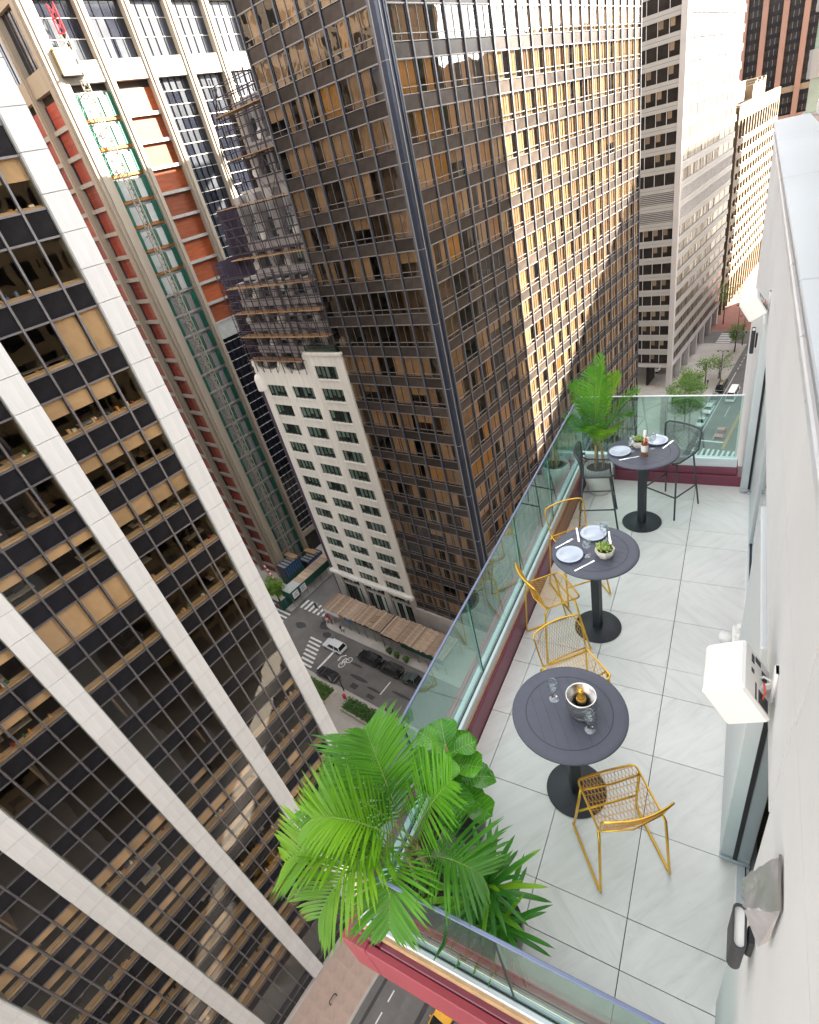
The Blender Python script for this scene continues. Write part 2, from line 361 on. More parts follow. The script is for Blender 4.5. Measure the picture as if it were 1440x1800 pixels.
# ================================================================ STREETS
GZ = -66.0
def sheet(name, s0, s1, d0, d1, z, mat, parent=None):
    mb = MB(); mb.quad(city(s0,d0,z), city(s1,d0,z), city(s1,d1,z), city(s0,d1,z)); return mb.obj(name, mat, parent)
def block(name, s0, s1, d0, d1, mat, r=3.0):
    """raised pavement with rounded corners and a stone kerb"""
    def ring(i):
        pts = []
        for cx, cy, a0 in ((s1-r,d1-r,0),(s0+r,d1-r,90),(s0+r,d0+r,180),(s1-r,d0+r,270)):
            for k in range(5):
                a = math.radians(a0+k*22.5); q = city(cx+(r-i)*math.cos(a), cy+(r-i)*math.sin(a)); pts.append((q.x,q.y))
        return pts
    o = struct(MB().prism(ring(.18), GZ-.4, GZ+.154).obj(name, mat))
    n = len(ring(0)); a = ring(0); b = ring(.18); k = MB()
    k.add([(*p,GZ-.4) for p in a]+[(*p,GZ+.15) for p in a]+[(*p,GZ+.15) for p in b], [(i,(i+1)%n,n+(i+1)%n,n+i) for i in range(n)]+[(n+i,n+(i+1)%n,2*n+(i+1)%n,2*n+i) for i in range(n)])
    k.obj('kerb', 'kerb', o); return o
struct(sheet('ground', -2500, 2500, -2500, 3000, GZ-.06, 'pavement'))
avenue = struct(sheet('avenue_road', -27.5, -13, -400, 1500, GZ, 'asphalt'))
side_st = struct(sheet('side_street', -400, -27.5, 30.3, 39.3, GZ-.004, 'asphalt'))
cross_av = struct(sheet('cross_avenue', -80.3, -71.8, -400, 900, GZ-.008, 'asphalt'))
far_st = struct(sheet('far_street', -400, -27.5, 188, 199, GZ-.004, 'asphalt'))
plaza = block('plaza_pavement', -71.8, -27.5, -200, 30.3, 'pavement')
block('tower_pavement', -71.8, -27.5, 39.3, 188, 'pavement')
block('corner_pavement', -71.8, -27.5, 199, 900, 'brick_paving')
block('west_pavement', -300, -80.3, 39.3, 900, 'pavement')
block('south_west_pavement', -300, -80.3, -300, 30.3, 'pavement')
block('east_pavement', -13, 300, -400, 1500, 'pavement')
# office-side strip of stained pink paving, laid in slabs
pv = struct(sheet('pink_paving', -33.0, -27.75, -60, 15, GZ+.158, 'pavement_pink'))
for i in range(26):
    for j in range(4):
        pm_ = MB().box(0, 1.26, 0, 1.36, 0, .012) if i+j == 0 else None
        if pm_: slabme = pm_.mesh('paving_slab', 'pavement_pink')
        inst('paving_slab', slabme, pv, city(-32.95+j*1.3, -18+i*1.4, GZ+.16), -ST)
plz = MB().box(0, 1.96, 0, 1.96, 0, .01).mesh('paving_slab', 'pavement')
for i in range(10):
    for j in range(7):
        inst('paving_slab', plz, plaza, city(-63+i*2.0, 16+j*2.0, GZ+.157), -ST)
def marks(parent, name, mat, rects, z):
    for s0, s1, d0, d1 in rects:
        q = [city(a,b,z) for a, b in ((s0,d0),(s1,d0),(s1,d1),(s0,d1))]; MB().quad(*q).obj(name, mat, parent)
Z1 = GZ+.005
marks(avenue, 'lane_dash', 'road_white', [(-25.38,-25.24,-6.9+k*2.07,-5.8+k*2.07) for k in range(9)], Z1)
marks(avenue, 'lane_line', 'road_white', [(-26.25,-26.1,123.5,166)], Z1)
marks(avenue, 'lane_dash', 'road_white', [(-26.25,-26.08,168+k*2.6,169.3+k*2.6) for k in range(8)], Z1)
marks(avenue, 'lane_dash', 'road_white', [(-23.3,-23.18,126.5+k*12,132.5+k*12) for k in range(3)], Z1)
marks(avenue, 'centre_line', 'road_yellow', [(-20.55,-20.4,122.5,188), (-20.22,-20.07,122.5,188)], Z1)
marks(avenue, 'crosswalk_stripe', 'road_white', [(-26.2+k*1.02,-25.75+k*1.02,117.9,121.9) for k in range(12)], Z1)
marks(avenue, 'stop_line', 'road_white', [(-26.1,-20.7,125.2,125.75)], Z1)
marks(far_st, 'crosswalk_stripe', 'road_white', [(-36.5,-32.5,189+k*1.5,189.7+k*1.5) for k in range(6)], Z1)
marks(avenue, 'crosswalk_stripe', 'road_white', [(-27.2+k*1.4,-26.5+k*1.4,191,197.5) for k in range(9)], Z1)
marks(side_st, 'crosswalk_stripe', 'road_white', [(-71.2+k*.42,-68.1+k*.42,35.9-k*.86,36.3-k*.86) for k in range(7)], Z1)
marks(side_st, 'crosswalk_stripe', 'road_white', [(-84.6,-79.9,38.3-k*.95,38.7-k*.95) for k in range(6)], Z1)
marks(cross_av, 'crosswalk_stripe', 'road_white', [(-79.6+k*1.25,-79.0+k*1.25,41,43.4) for k in range(6)], Z1)
marks(side_st, 'stop_line', 'road_white', [(-64.5,-64.05,31.2,36.2)], Z1)
marks(side_st, 'lane_line', 'road_white', [(-50.5,-50.3,32.4,35.2)], Z1)
for s, d, w, h in ((-70.5,39.9,3.4,2.6),(-68.5,38,2.2,1.4),(-75.5,37.5,2.6,1.5),(-56,33.2,4.5,.7),(-52,32.6,3,.5),(-47,33.9,5,.6),(-58.2,35.2,3,.5)):
    p = [(s+w/2*math.cos(a)*U(.8,1.15), d+h/2*math.sin(a)*U(.8,1.15)) for a in [k*.5236 for k in range(12)]]
    mb = MB(); mb.add([city(x,y,Z1+.002) for x, y in p], [tuple(range(12))]); mb.obj('asphalt_patch', 'asphalt_patch', side_st)
for s, d, w, h, m in ((-55.6,31.6,1.4,1.0,'asphalt_patch'),(-53.4,33.6,1.0,.9,'asphalt_light'),(-51.6,31.3,1.5,.7,'asphalt_patch'),(-48.2,32.2,1.1,1.0,'asphalt_light'),(-23.4,-2,1.1,14,'asphalt_light'),(-21.8,1,.5,16,'asphalt_patch'),(-26.6,3,.35,8,'asphalt_patch')):
    marks(side_st if s < -28 else avenue, 'asphalt_repair', m, [(s-w/2,s+w/2,d-h/2,d+h/2)], Z1+.003)
# painted cycle symbol on the side street
cyc = MB()
def ringpts(cx, cy, rx, ry, n=14): return [(cx+rx*math.cos(6.283*k/n), cy+ry*math.sin(6.283*k/n), 0) for k in range(n)]
for cx in (-.75, .75): cyc.tube(ringpts(cx, 0, .62, .5), .09, 4, closed=True)
cyc.bar((-.75,0,0),(-.2,.75,0),.16,.02).bar((-.2,.75,0),(.6,.75,0),.16,.02).bar((.75,0,0),(.35,.95,0),.16,.02).bar((-.2,.75,0),(.1,0,0),.14,.02)
cyc.bar((-.9,1.35,0),(0,1.8,0),.2,.02).bar((0,1.8,0),(.9,1.35,0),.2,.02)
cyc.obj('cycle_marking', 'road_white', side_st, city(-60.5,34.7,Z1+.0), -ST+1.2)

# ================================================================ WHITE-COLUMNED OFFICE BUILDING
ob = cthing('office_building', 'black glass office building with broad white stone columns at the left', 'building', -33.3, 0, GZ)
PITCH_O = 3.527
colc = [14.42-6.69*k for k in range(6)]
W = .66
for i, y in enumerate(colc):
    col = MB().box(-.6, .02, y-W-.07, y+W+.07, .2, 84).obj('column', 'side_metal', ob)
    base = (.3, 7.4, 7.4, 7.4, 7.4, 7.4)[i]
    hi = 84
    pme = MB().box(0, .25, -W, W, .01, 1.745).mesh('stone_panel', 'travertine')
    for k in range(46):
        z = .45+1.7635*k
        if z > (82, 74, 60, 50, 41, 35)[i]+6: 
            MB().box(0, .25, -W, W, 0, 84-z).obj('stone_panel', 'travertine', col, (.02, y, z)); break
        inst('stone_panel', pme, col, (.02, y, z))
mull = MB().box(-.12, .1, -.055, .055, 0, 82).mesh('mullion', 'mullion_grey')
tr = MB().box(-.1, .05, 0, 5.24, -.05, .05).mesh('transom', 'mullion_grey')
pane = MB().quad((0,.05,0),(0,1.29,0),(0,1.29,2.15),(0,.05,2.15)).mesh('window_pane', 'office_glass')
spm = MB().box(-.05, .0, .05, 1.29, 0, 1.18).mesh('spandrel', 'spandrel_black')
bl = {}
for f in (1, .9, .75, .5, .42, .36, .3):
    mb = MB(); mb.box(-.16, -.15, .03, 1.31, 2.2-2.2*f, 2.2); mb.box(-.17, -.14, .03, 1.31, 2.2-2.2*f-.03, 2.2-2.2*f); bl[f] = mb.mesh('blind', 'blind_tan')
sill = MB().box(-.62, -.1, 0, 5.24, -.12, .14).box(-.62, -.3, 0, 5.24, .14, .2)
for k in range(4): sill.box(-.3, -.27, .12+k*1.33, 1.16+k*1.33, .141, .146, 1)
sillme = sill.mesh('window_sill', ['sill_tan', 'sill_slot'])
inter = MB()
items = []
for b in range(5):
    y0 = colc[b+1]+.72; yc = colc[b+1]+6.69/2
    for k in range(3): inst('mullion', mull, ob, (0, yc+(k-1)*1.41, 1.9))
    ztop = (14.5, 4, -7, -17, -25)[b]
    for k in range(-4, 19):
        zt = 6.18-PITCH_O*k+66; zb = zt-1.27           # spandrel top / bottom ; the window below it is zb-2.257..zb
        if zt-66 > ztop+7 or zb < 4: continue
        inst('transom', tr, ob, (0, y0, zt)); inst('transom', tr, ob, (0, y0, zb))
        vis = zt-66 < ztop+3
        r = random.random()
        plain = 8 <= k <= 10
        drop = random.choice((.5,.42,.42,.36,.36,.3)) if r < .5 else (random.choice((1,.9)) if r < .515 else 0)
        if b == 0 and k in (-2, -1): drop = 0
        for j in range(4):
            y = yc+(j-2)*1.41+.035
            inst('spandrel', spm, ob, (.0, y, zb+.045)); inst('window_pane', pane, ob, (0, y, zt+.06))
            dd = drop
            if random.random() < .14: dd = random.choice((0, 0, .3, .36, .5))
            if plain or (b == 0 and k == 2 and j < 2): dd = 0
            if b == 0 and k == 2: dd = 1 if j > 1 else 0
            if b == 0 and k == 3: dd = .42 if j < 3 else 0
            if dd and vis: inst('blind', bl[dd], ob, (0, y-.03, zt+.02))
        if not plain: inst('window_sill', sillme, ob, (0, y0, zt))
        # interior: ceiling, floor, rear wall, cross walls
        Y0, Y1 = colc[b+1], colc[b]
        inter.box(-6.5, -.25, Y0, Y1, zb+.02, zb+.12, 0); inter.box(-6.5, -.25, Y0, Y1, zt-.75, zt-.65, 1)
        inter.box(-6.6, -6.5, Y0, Y1, zt-2, zb+2.4, 3)
        inter.box(-6.5, -.7, Y0-.08, Y0+.08, zt-.65, zb+4.8, 2)
        if random.random() < .5:
            yy = Y0+U(1.5,5); inter.box(-U(4,6.5), -1.1, yy, yy+.12, zt-.65, zt+2.2, random.choice((2,2,3)))
        # desks, chairs, screens, boxes near the glass
        if not plain and vis:
            for q in range(random.randint(2, 5)):
                yy = Y0+U(.8,5.6); xx = -U(1.2,3.2)
                inter.box(xx-.8, xx, yy-.7, yy+.7, zt+.02, zt+.06, random.choice((5,5,6,3))); inter.box(xx-.75, xx-.05, yy-.65, yy-.6, zt-.65, zt+.02, 4)
                if random.random() < .7: inter.box(xx-.5, xx-.45, yy-.28, yy+.28, zt+.12, zt+.5, 4)
                if random.random() < .6: inter.box(xx-1.3, xx-1.0, yy-.25, yy+.25, zt-.3, zt+.35, random.choice((4,4,7,8)))
            cl = random.random()
            if cl < .5:
                for q in range(random.randint(3, 10)):
                    yy = Y0+U(.9,5.7); w = U(.08,.24); h = U(.04,.26)
                    inter.box(-.6, -.36, yy, yy+w, zt+.2, zt+.2+h, random.choice((5,5,5,6,6,7,8,9,10,4)))
        # mortar: roller fascia board above the glass
MATS_I = ['office_ceiling','office_floor','office_wall','office_dark','office_black','paper','carton','office_blue','office_red','office_orange','office_green']
stuff(inter.obj('interior', MATS_I, ob))
MB().box(-.5, .1, -40, 14, 1.75, 1.9).obj('base_rail', 'mullion_grey', ob)
gb = MB().box(-.3, -.15, 0, 1.34, 0, 1.74).mesh('base_panel', 'spandrel_black')
for k in range(28): inst('base_panel', gb, ob, (0, -24+k*1.36, .1))
MB().box(-30, -6.7, -60, 15.0, .1, 84).obj('core', 'office_dark', ob)
MB().box(-30, -.3, 15.02, 15.16, .1, 84).obj('end_wall', 'travertine', ob)
# pavement details beside it
for s, d, n in ((-31.2,-3.8,'bicycle_rack'),(-30.2,.3,'bicycle_rack')):
    t = cthing(n, 'small bent metal hoop on the pink pavement, %s of the two' % ('lower' if d < 0 else 'upper'), 'bike rack', s, d, GZ+.17, 'bike hoops on pavement')
    MB().tube([(0,-.45,0),(0,-.45,.6),(0,-.3,.78),(0,.3,.78),(0,.45,.6),(0,.45,0)], .05, 6).obj('hoop', 'street_black' , t)
    MB().box(-.1,.1,-.55,-.35,0,.02).obj('foot_plate','street_grey',t); MB().box(-.1,.1,.35,.55,0,.02).obj('foot_plate','street_grey',t)
# ================================================================ DARK GLASS TOWER
tw = cthing('glass_tower', 'dark tower with blue-black mullions and tan curtains at the corner', 'tower', -36.3, 47.3, GZ)
PT = 3.755; TOP = 88
def tz(k): return 12.55-PT*k+66            # spandrel top = window bottom
# local: x = s+36.3 (0 = avenue face), y = d-47.3 (0 = side street face)
BR, BL = 2.93, 2.67
y_first, x_first = 1.35, -.62
nR, nL = 22, 6
HW = PT-1.22
def winmesh(w, name):
    mb = MB()
    for x in (0, w/2, w): mb.box(x-.03 if x else 0, x+.03 if x < w else w, -.05, .04, 0, HW, 0)
    for z in (0, .52, HW-.05): mb.box(0, w, -.05, .05, z, z+.06, 2)
    mb.quad((.04,0,.06),(w/2-.03,0,.06),(w/2-.03,0,HW-.05),(.04,0,HW-.05),1); mb.quad((w/2+.03,0,.06),(w-.04,0,.06),(w-.04,0,HW-.05),(w/2+.03,0,HW-.05),1)
    return mb.mesh(name, ['tower_metal', 'tower_glass', 'tower_edge'])
def curtain(w, spans, z0=.1, mat='curtain'):
    mb = MB()
    for a, b in spans:
        n = max(2, int((b-a)/.12)); vs = []
        for i in range(n+1):
            x = a+(b-a)*i/n; y = .18+.05*(i % 2); vs += [(x,y,z0),(x,y,HW)]
        mb.add(vs, [(2*i,2*i+2,2*i+3,2*i+1) for i in range(n)])
    return mb.mesh('curtain', mat)
wr, wl = BR-.24, BL-.24
WIN = {'R': winmesh(wr,'window'), 'L': winmesh(wl,'window')}
SPA = {'R': MB().box(0, wr, .0, .06, 0, 1.1).mesh('spandrel','tower_spandrel'), 'L': MB().box(0, wl, .0, .06, 0, 1.1).mesh('spandrel','tower_spandrel')}
CUR = {}
for f, w in (('R', wr), ('L', wl)):
    CUR[f] = [curtain(w, [(0,w)]), curtain(w, [(0,w)]), curtain(w, [(0,w*.7)]), curtain(w, [(w*.35,w)]), curtain(w, [(0,w*.28),(w*.72,w)]), curtain(w, [(0,w*.45)]), curtain(w,[(0,w)],HW*.55), curtain(w,[(0,w*.55),(w*.62,w)]), curtain(w, [(0,w)], .1, 'curtain_gold'), curtain(w, [(w*.5,w)], .1, 'curtain_gold')]
CREAM_LIT = [curtain(wr, [(0,wr)], .1, 'curtain_cream'), curtain(wr, [(0,wr*.55),(wr*.62,wr)], .1, 'curtain_cream'), curtain(wr, [(0,wr*.8)], .1, 'curtain_cream')]  # paler copies for the sunlit avenue bays: sunlight put into the curtain colour
RZ = {'R': math.pi/2, 'L': 0}
# a unit's local frame: x along the face, -y outward.  'L' face: x=s, outward -d.  'R' face: rotate +90: local x -> +d, -y -> +s
units = []
for k in range(-2, 21):
    for i in range(nR): units.append(('R', k, i))
    for i in range(nL): units.append(('L', k, i))
def upos(f, k, i):
    if f == 'R': return (0-.02, y_first+i*BR+.12, tz(k))
    return (x_first-(i+1)*BL+.12, .02, tz(k))
vis = [u for u in units if (u[0] == 'L' and u[1] <= 20) or (u[0] == 'R' and u[1] <= 17)]
vis.sort(key=lambda u: (Vector(city(-36.3,47.3,GZ))+SP*upos(*u)[0]+SD*upos(*u)[1]+Vector((0,0,upos(*u)[2]))-Vector((0,0,CAMZ))).length*(1 if u[0] == 'L' else 1.25))
single = set(vis[:300])
rest = {'window': {}, 'spandrel': {}, 'curtain': {}}
def joined(lst, name, mats):
    mb = MB()
    for me, loc, rz in lst:
        mt = Matrix.Translation(loc) @ Matrix.Rotation(rz, 4, 'Z'); b = len(mb.v)
        mb.v += [tuple(mt @ v.co) for v in me.vertices]
        for p in me.polygons: mb.f.append([b+i for i in p.vertices]); mb.m.append(p.material_index); mb.s.append(False)
    return stuff(mb.obj(name, mats, tw))
JW, JS, JC, JG, JK = [], [], [], [], []
mech = (6, 7)
for u in units:
    f, k, i = u; loc = upos(*u); rz = RZ[f]
    sloc = (loc[0], loc[1], loc[2]-1.16)
    cm = None if ((k in mech and (f == 'L' or i < 5)) or random.random() < (.12 if f == 'R' else .2)) else random.choice(CUR[f][:8] if random.random() < (.72 if f == 'R' else .97) else CUR[f][8:])
    if f == 'R' and i >= 5: cm = random.choice(CUR['R'][:2]+[CUR['R'][7],CUR['R'][2]]) if random.random() < .8 else random.choice(CUR['R'])
    if f == 'R' and i >= 5 and cm and random.random() < .62: cm = random.choice(CREAM_LIT)
    if u in single:
        inst('window', WIN[f], tw, loc, rz); inst('spandrel', SPA[f], tw, sloc, rz)
        if cm: inst('curtain', cm, tw, loc, rz)
    else:
        JW.append((WIN[f], loc, rz)); JS.append((SPA[f], sloc, rz))
        if cm: (JG if 'gold' in cm.materials[0].name else JK if 'cream' in cm.materials[0].name else JC).append((cm, loc, rz))
joined(JW, 'window_field', ['tower_metal','tower_glass','tower_edge']); joined(JS, 'spandrel_field', 'tower_spandrel')
joined(JC, 'curtain_field', 'curtain'); joined(JG, 'gold_curtain_field', 'curtain_gold'); joined(JK, 'cream_curtain_field', 'curtain_cream')
# mullions: projecting I sections
def ibeam(h):
    mb = MB(); mb.box(-.095,.095,-.16,-.125,0,h,0); mb.box(-.035,.035,-.125,-.02,0,h,0); mb.box(-.12,.12,-.05,.02,0,h,1); return mb
im = ibeam(TOP).mesh('mullion', ['tower_metal', 'tower_corner'])
for i in range(nR+1): inst('mullion', im, tw, (.0, y_first+i*BR, 1), RZ['R'])
for i in range(nL+1): inst('mullion', im, tw, (x_first-i*BL, 0, 1), 0)
sb = MB()
for k in range(-4, 21):
    for z in (tz(k)-1.18, ):
        sb.box(0, .07, y_first, y_first+nR*BR, z-.05, z+.03); sb.box(x_first-nL*BL, x_first, -.07, 0, z-.05, z+.03)
stuff(sb.obj('transom', 'tower_edge', tw))
cc = MB().box(-.5,.12,-.12,.5,0,TOP,0); cc.box(.12,.16,.38,.5,0,TOP,1); cc.box(-.5,-.38,-.16,-.12,0,TOP,1); cc.box(.12,.2,.9,1.1,0,TOP,0); cc.box(.0,.12,.5,1.35,0,TOP,0)
cc.obj('corner_column', ['tower_corner','tower_edge'], tw)
for k in range(-4, 21, 2): MB().box(-.52,.17,-.17,.52,tz(k)-1.22,tz(k)-1.17).obj('corner_band','tower_edge',tw)
# floors and core
it = MB()
D1 = y_first+nR*BR; S1 = x_first-nL*BL
for k in range(-8, 21):
    z = tz(k)
    it.box(S1+.2, -.25, .3, D1-.2, z-1.15, z-.35, 0)
it.box(S1+5, -5, 5, D1-5, 2, TOP-1, 1)
for k in range(-4, 20):
    for i in range(0, nR, 3): it.box(-5, -.5, y_first+i*BR-.06, y_first+i*BR+.06, tz(k)-.35, tz(k)+HW, 2)
    for i in range(0, nL, 2): it.box(x_first-i*BL-.06, x_first-i*BL+.06, .5, 5, tz(k)-.35, tz(k)+HW, 2)
stuff(it.obj('interior', ['office_floor','office_dark','office_wall'], tw))
MB().box(S1, -.05, D1+.05, D1+.3, 0, TOP).obj('end_wall', 'tower_spandrel', tw)
MB().box(S1, -.1, .1, D1, TOP-.5, TOP).obj('roof', 'roof_grey', tw)
MB().box(S1-.25, S1-.02, .02, D1, 0, TOP).obj('party_wall', 'tower_corner', tw)
# stone entrance panel with lettering and ground floor
ent = MB().bbox(-16.0, -.9, -.45, -.02, .5, 5.6, .04).obj('entrance_wall', 'limestone_grey', tw)
for r, (a, b) in enumerate(((-12.6,-4.2),(-13.4,-5.0))):
    x = a
    while x < b:
        w = U(.35,.75); MB().box(x, x+w*.6, -.475, -.452, 3.7-r*1.6, 4.3-r*1.6).obj('raised_letter', 'limestone_grey', ent); x += w+.25
# ================================================================ PALE MASONRY BUILDING ON THE SIDE STREET
wb = cthing('stone_building', 'cream stone block with green-shaded windows left of the dark tower', 'building', -52.3, 47.0, GZ)
# local x = s+52.3 (runs negative), y = d-47, z from street
bays = [(-18.2,-14.0), (-12.3,-7.7), (-5.9,-1.6)]
xe = [-19.7] + [v for b in bays for v in b] + [0]
PW = 3.31
ztops = [-16.35-PW*k+66 for k in range(13)]       # window heads
for i in range(4):
    x0, x1 = (xe[2*i], xe[2*i+1])
    top = 51.2 if i >= 2 else 48.6
    MB().bbox(x0, x1, -.02, 1.2, 8.2, top, .05).obj('pier', 'limestone', wb)
    if i in (1, 2): MB().box(x0+.75, x0+1.0, -.08, -.02, 8.2, top-.5).obj('pilaster_strip', 'limestone', wb)
for bi, (a, b) in enumerate(bays):
    for k, zt in enumerate(ztops):
        if bi < 2 and k == 0: continue
        last = k == 12
        zlow = zt-1.9; znext = zt-PW
        MB().box(a, b, .06, 1.1, znext+.0, zlow).obj('spandrel_panel', 'limestone', wb)
        MB().bbox(a-.1, b+.1, -.12, .06, zlow-.14, zlow, .02).obj('window_sill', 'limestone', wb)
        w = inst('window', MB().box(a, b, .34, .4, zlow, zt).mesh('window', 'window_green'), wb)
        n = 5; ww = (b-a)/n
        for j in range(n):
            x = a+j*ww
            MB().box(x-.05, x+.05, .2, .34, zlow, zt).obj('glazing_bar', 'window_green', w)
            if random.random() < .72: MB().box(x+.12, x+ww-.12, .31, .335, zlow+U(.05,.9), zt-.06).obj('shade', 'shade_pale', w)
        MB().quad((a,.26,zlow),(b,.26,zlow),(b,.26,zt),(a,.26,zt)).obj('pane', 'pale_glass', w)
    zt = ztops[0] if bi == 2 else ztops[1]
    MB().box(a, b, .0, 1.1, zt, 51.2 if bi == 2 else 48.6).obj('frieze', 'limestone', wb)
MB().bbox(-7.2, .15, -.25, 1.6, 51.2, 51.6, .05).obj('cornice', 'limestone', wb)
MB().box(-6.8, -.1, .1, .14, 51.6, 52.6).obj('roof_railing', 'pale_glass', wb)
for x in (-19.4, -13.2):
    MB().lathe([(.55,0),(.7,.5),(.6,1.2),(.75,1.6),(.65,2.1),(.3,2.5),(0,2.6)], 10, c=(x,.4,47.9)).obj('finial', 'limestone', wb)
for x0, x1 in ((-18.6,-13.8),(-12.4,-7.4)): MB().slab([(x0,48.55),(x1,48.55),(x1,49.3),(x0+(x1-x0)*.7,48.9),(x0+(x1-x0)*.3,48.9),(x0,49.3)], -.1, .3).obj('parapet', 'limestone', wb)
MB().lathe([(1.0,0),(1.0,1.9),(.8,2.4),(.2,2.8),(0,2.8)], 12, c=(-19.6,.3,45.4)).obj('corner_drum', 'limestone', wb)
MB().bbox(-20.4, .2, -.55, .3, 7.6, 8.2, .08).obj('cornice', 'limestone', wb)
# ground storeys
for x in (-20, -19.2, -13.2, -6.9, -.9): MB().bbox(x-.05, x+1.1, -.1, 1, 0, 7.6, .05).obj('base_pier', 'limestone_grey', wb)
for a, b in ((-18.1,-13.25),(-12.1,-6.95),(-5.8,-.95)):
    for z0, z1 in ((5.4,7.3),(.4,4.9)):
        w = MB().box(a, b, .5, .6, z0, z1).obj('window', 'window_green', wb)
        for j in range(6): MB().box(a+j*(b-a)/5-.06, a+j*(b-a)/5+.06, .38, .5, z0, z1).obj('glazing_bar', 'spandrel_black', w)
        for j in range(5):
            if random.random() < .6: MB().box(a+j*(b-a)/5+.15, a+(j+1)*(b-a)/5-.15, .44, .48, z0+.3, z1-.1).obj('shade', 'shade_pale', w)
    MB().box(a, b, .2, 1, 4.9, 5.4).obj('spandrel_panel', 'limestone_grey', wb)
MB().box(-19.6, -.1, 1.2, 14, .1, 48).obj('body', 'limestone_grey', wb)
# stepped upper storeys behind the scaffold
tiers = [(-18.3, -.3, 1.6, 47.6, 61.2), (-13.5, -.3, 2.6, 61.2, 71.2), (-9.0, -.3, 3.8, 71.2, 80)]
for t, (x0, x1, y, z0, z1) in enumerate(tiers):
    MB().box(x0, x1, y+1.2, 14, z0, z1).obj('upper_body', 'limestone_grey', wb)
    n = (5, 4, 3)[t]; st = (x1-x0)/n; nf = int((z1-z0)/3.35)
    for i in range(n+1):
        MB().bbox(x0+i*st-.55, x0+i*st+.55, y, y+1.3, z0, z1-.4, .06).obj('upper_pier', 'upper_stone', wb)
        for k in range(nf):
            if (i+k) % 2 == 0: MB().lathe([(.5,0),(.62,.3),(.55,.75),(.2,1.1),(0,1.15)], 8, c=(x0+i*st, y-.15, z0+3.35*k+1.05)).obj('finial', 'limestone', wb)
    for k in range(nf):
        z = z0+3.35*k
        MB().bbox(x0-.3, x1, y-.45, y+.9, z, z+1.05, .06).obj('balcony_parapet', 'upper_stone', wb)
        for i in range(n):
            w = MB().box(x0+i*st+.6, x0+(i+1)*st-.6, y+.9, y+1.0, z+1.05, z+3.3).obj('window', 'window_green', wb)
            MB().box(x0+(i+.5)*st-.08, x0+(i+.5)*st+.08, y+.8, y+.9, z+1.25, z+3.3).obj('glazing_bar', 'limestone_grey', w)
            if random.random() < .5: MB().box(x0+i*st+.7, x0+(i+.5)*st-.15, y+.84, y+.88, z+1.5, z+3.2).obj('shade', 'shade_pale', w)
# dark netted side wall
MB().box(-21.3, -19.75, .5, 13, 0, 47).obj('netted_side', 'net_purple', wb)

# ================================================================ SCAFFOLD
sf = cthing('scaffold', 'purplish pipe scaffold with orange planks wrapping the stepped stone storeys', 'scaffold', -52.3, 47.0, GZ)
poles = MB(); planks = []
def lattice(x0, x1, y0, y1, z0, z1, dx=1.7, lift=2.05):
    nx = max(1, int(round((x1-x0)/dx)))
    for i in range(nx+1):
        x = x0+(x1-x0)*i/nx
        for y in (y0, y1): poles.tube([(x,y,z0),(x,y,z1)], .075, 4)
    z = z0+lift; k = 0
    while z < z1:
        for y in (y0, y1):
            poles.tube([(x0-.3,y,z),(x1+.3,y,z)], .06, 4); poles.tube([(x0-.3,y,z+1.0),(x1+.3,y,z+1.0)], .045, 4)
        for i in range(nx):
            xa = x0+(x1-x0)*i/nx; xb = x0+(x1-x0)*(i+1)/nx
            if random.random() < .75:
                a, b = (z-lift, z) if (i+k) % 2 else (z, z-lift)
                poles.tube([(xa,y0,a),(xb,y0,b)], .045, 4)
        z += lift; k += 1
lattice(-18.4, -7.2, -.5, .6, 48.6, 62.5); lattice(-7.0, -.4, -.5, .6, 52.6, 62.5)
lattice(-15.2, -.4, .6, 1.6, 62.5, 70.0); lattice(-9.6, -.5, 1.6, 2.8, 70.0, 82, 1.4)
lattice(-20.6, -18.6, .2, 12, 44, 64)
for i in range(9):
    poles.tube([(-20.4,1.5*i+.5,0),(-20.4,1.5*i+.5,58)], .07, 4)
stuff(poles.obj('pipe_frame', 'scaffold_steel', sf))
for x0, x1, y0, y1, z in ((-19.2,-7.2,-.7,.7,50.4),(-19,-.4,-.8,.8,53.9),(-18.6,-.4,-.7,.8,57.2),(-18,-.4,-.7,1,60.6),(-16,-.4,.3,1.8,63.9),(-15.2,-.4,.3,2,69.8),(-10.5,-.4,1.3,3,74.4),(-10.3,-.5,1.3,3,78.6)):
    seg = int((x1-x0)/2.3)
    for i in range(seg):
        MB().box(x0+i*(x1-x0)/seg, x0+(i+.96)*(x1-x0)/seg, y0+U(-.1,.1), y1, z, z+.09).obj('plank', 'scaffold_plank', sf)
for x, z, h in ((-20.7,44,20),(-16,62.6,7.4)):
    MB().box(x, x+.05, .8, 10, z, z+h).obj('side_net', 'net_purple', sf)
# bow-shaped truss on the upper lift
bow = MB()
for k in range(14):
    a = k/13; z = 70+a*11; x = -10.6-1.9*math.sin(math.pi*a)**1.0+2.0*a
    if k: bow.tube([pp,(x,1.4,z)], .09, 5); bow.tube([(x,1.4,z),(-9.6,1.5,z)], .05, 4)
    pp = (x,1.4,z)
bow.obj('bow_truss', 'scaffold_steel', sf)

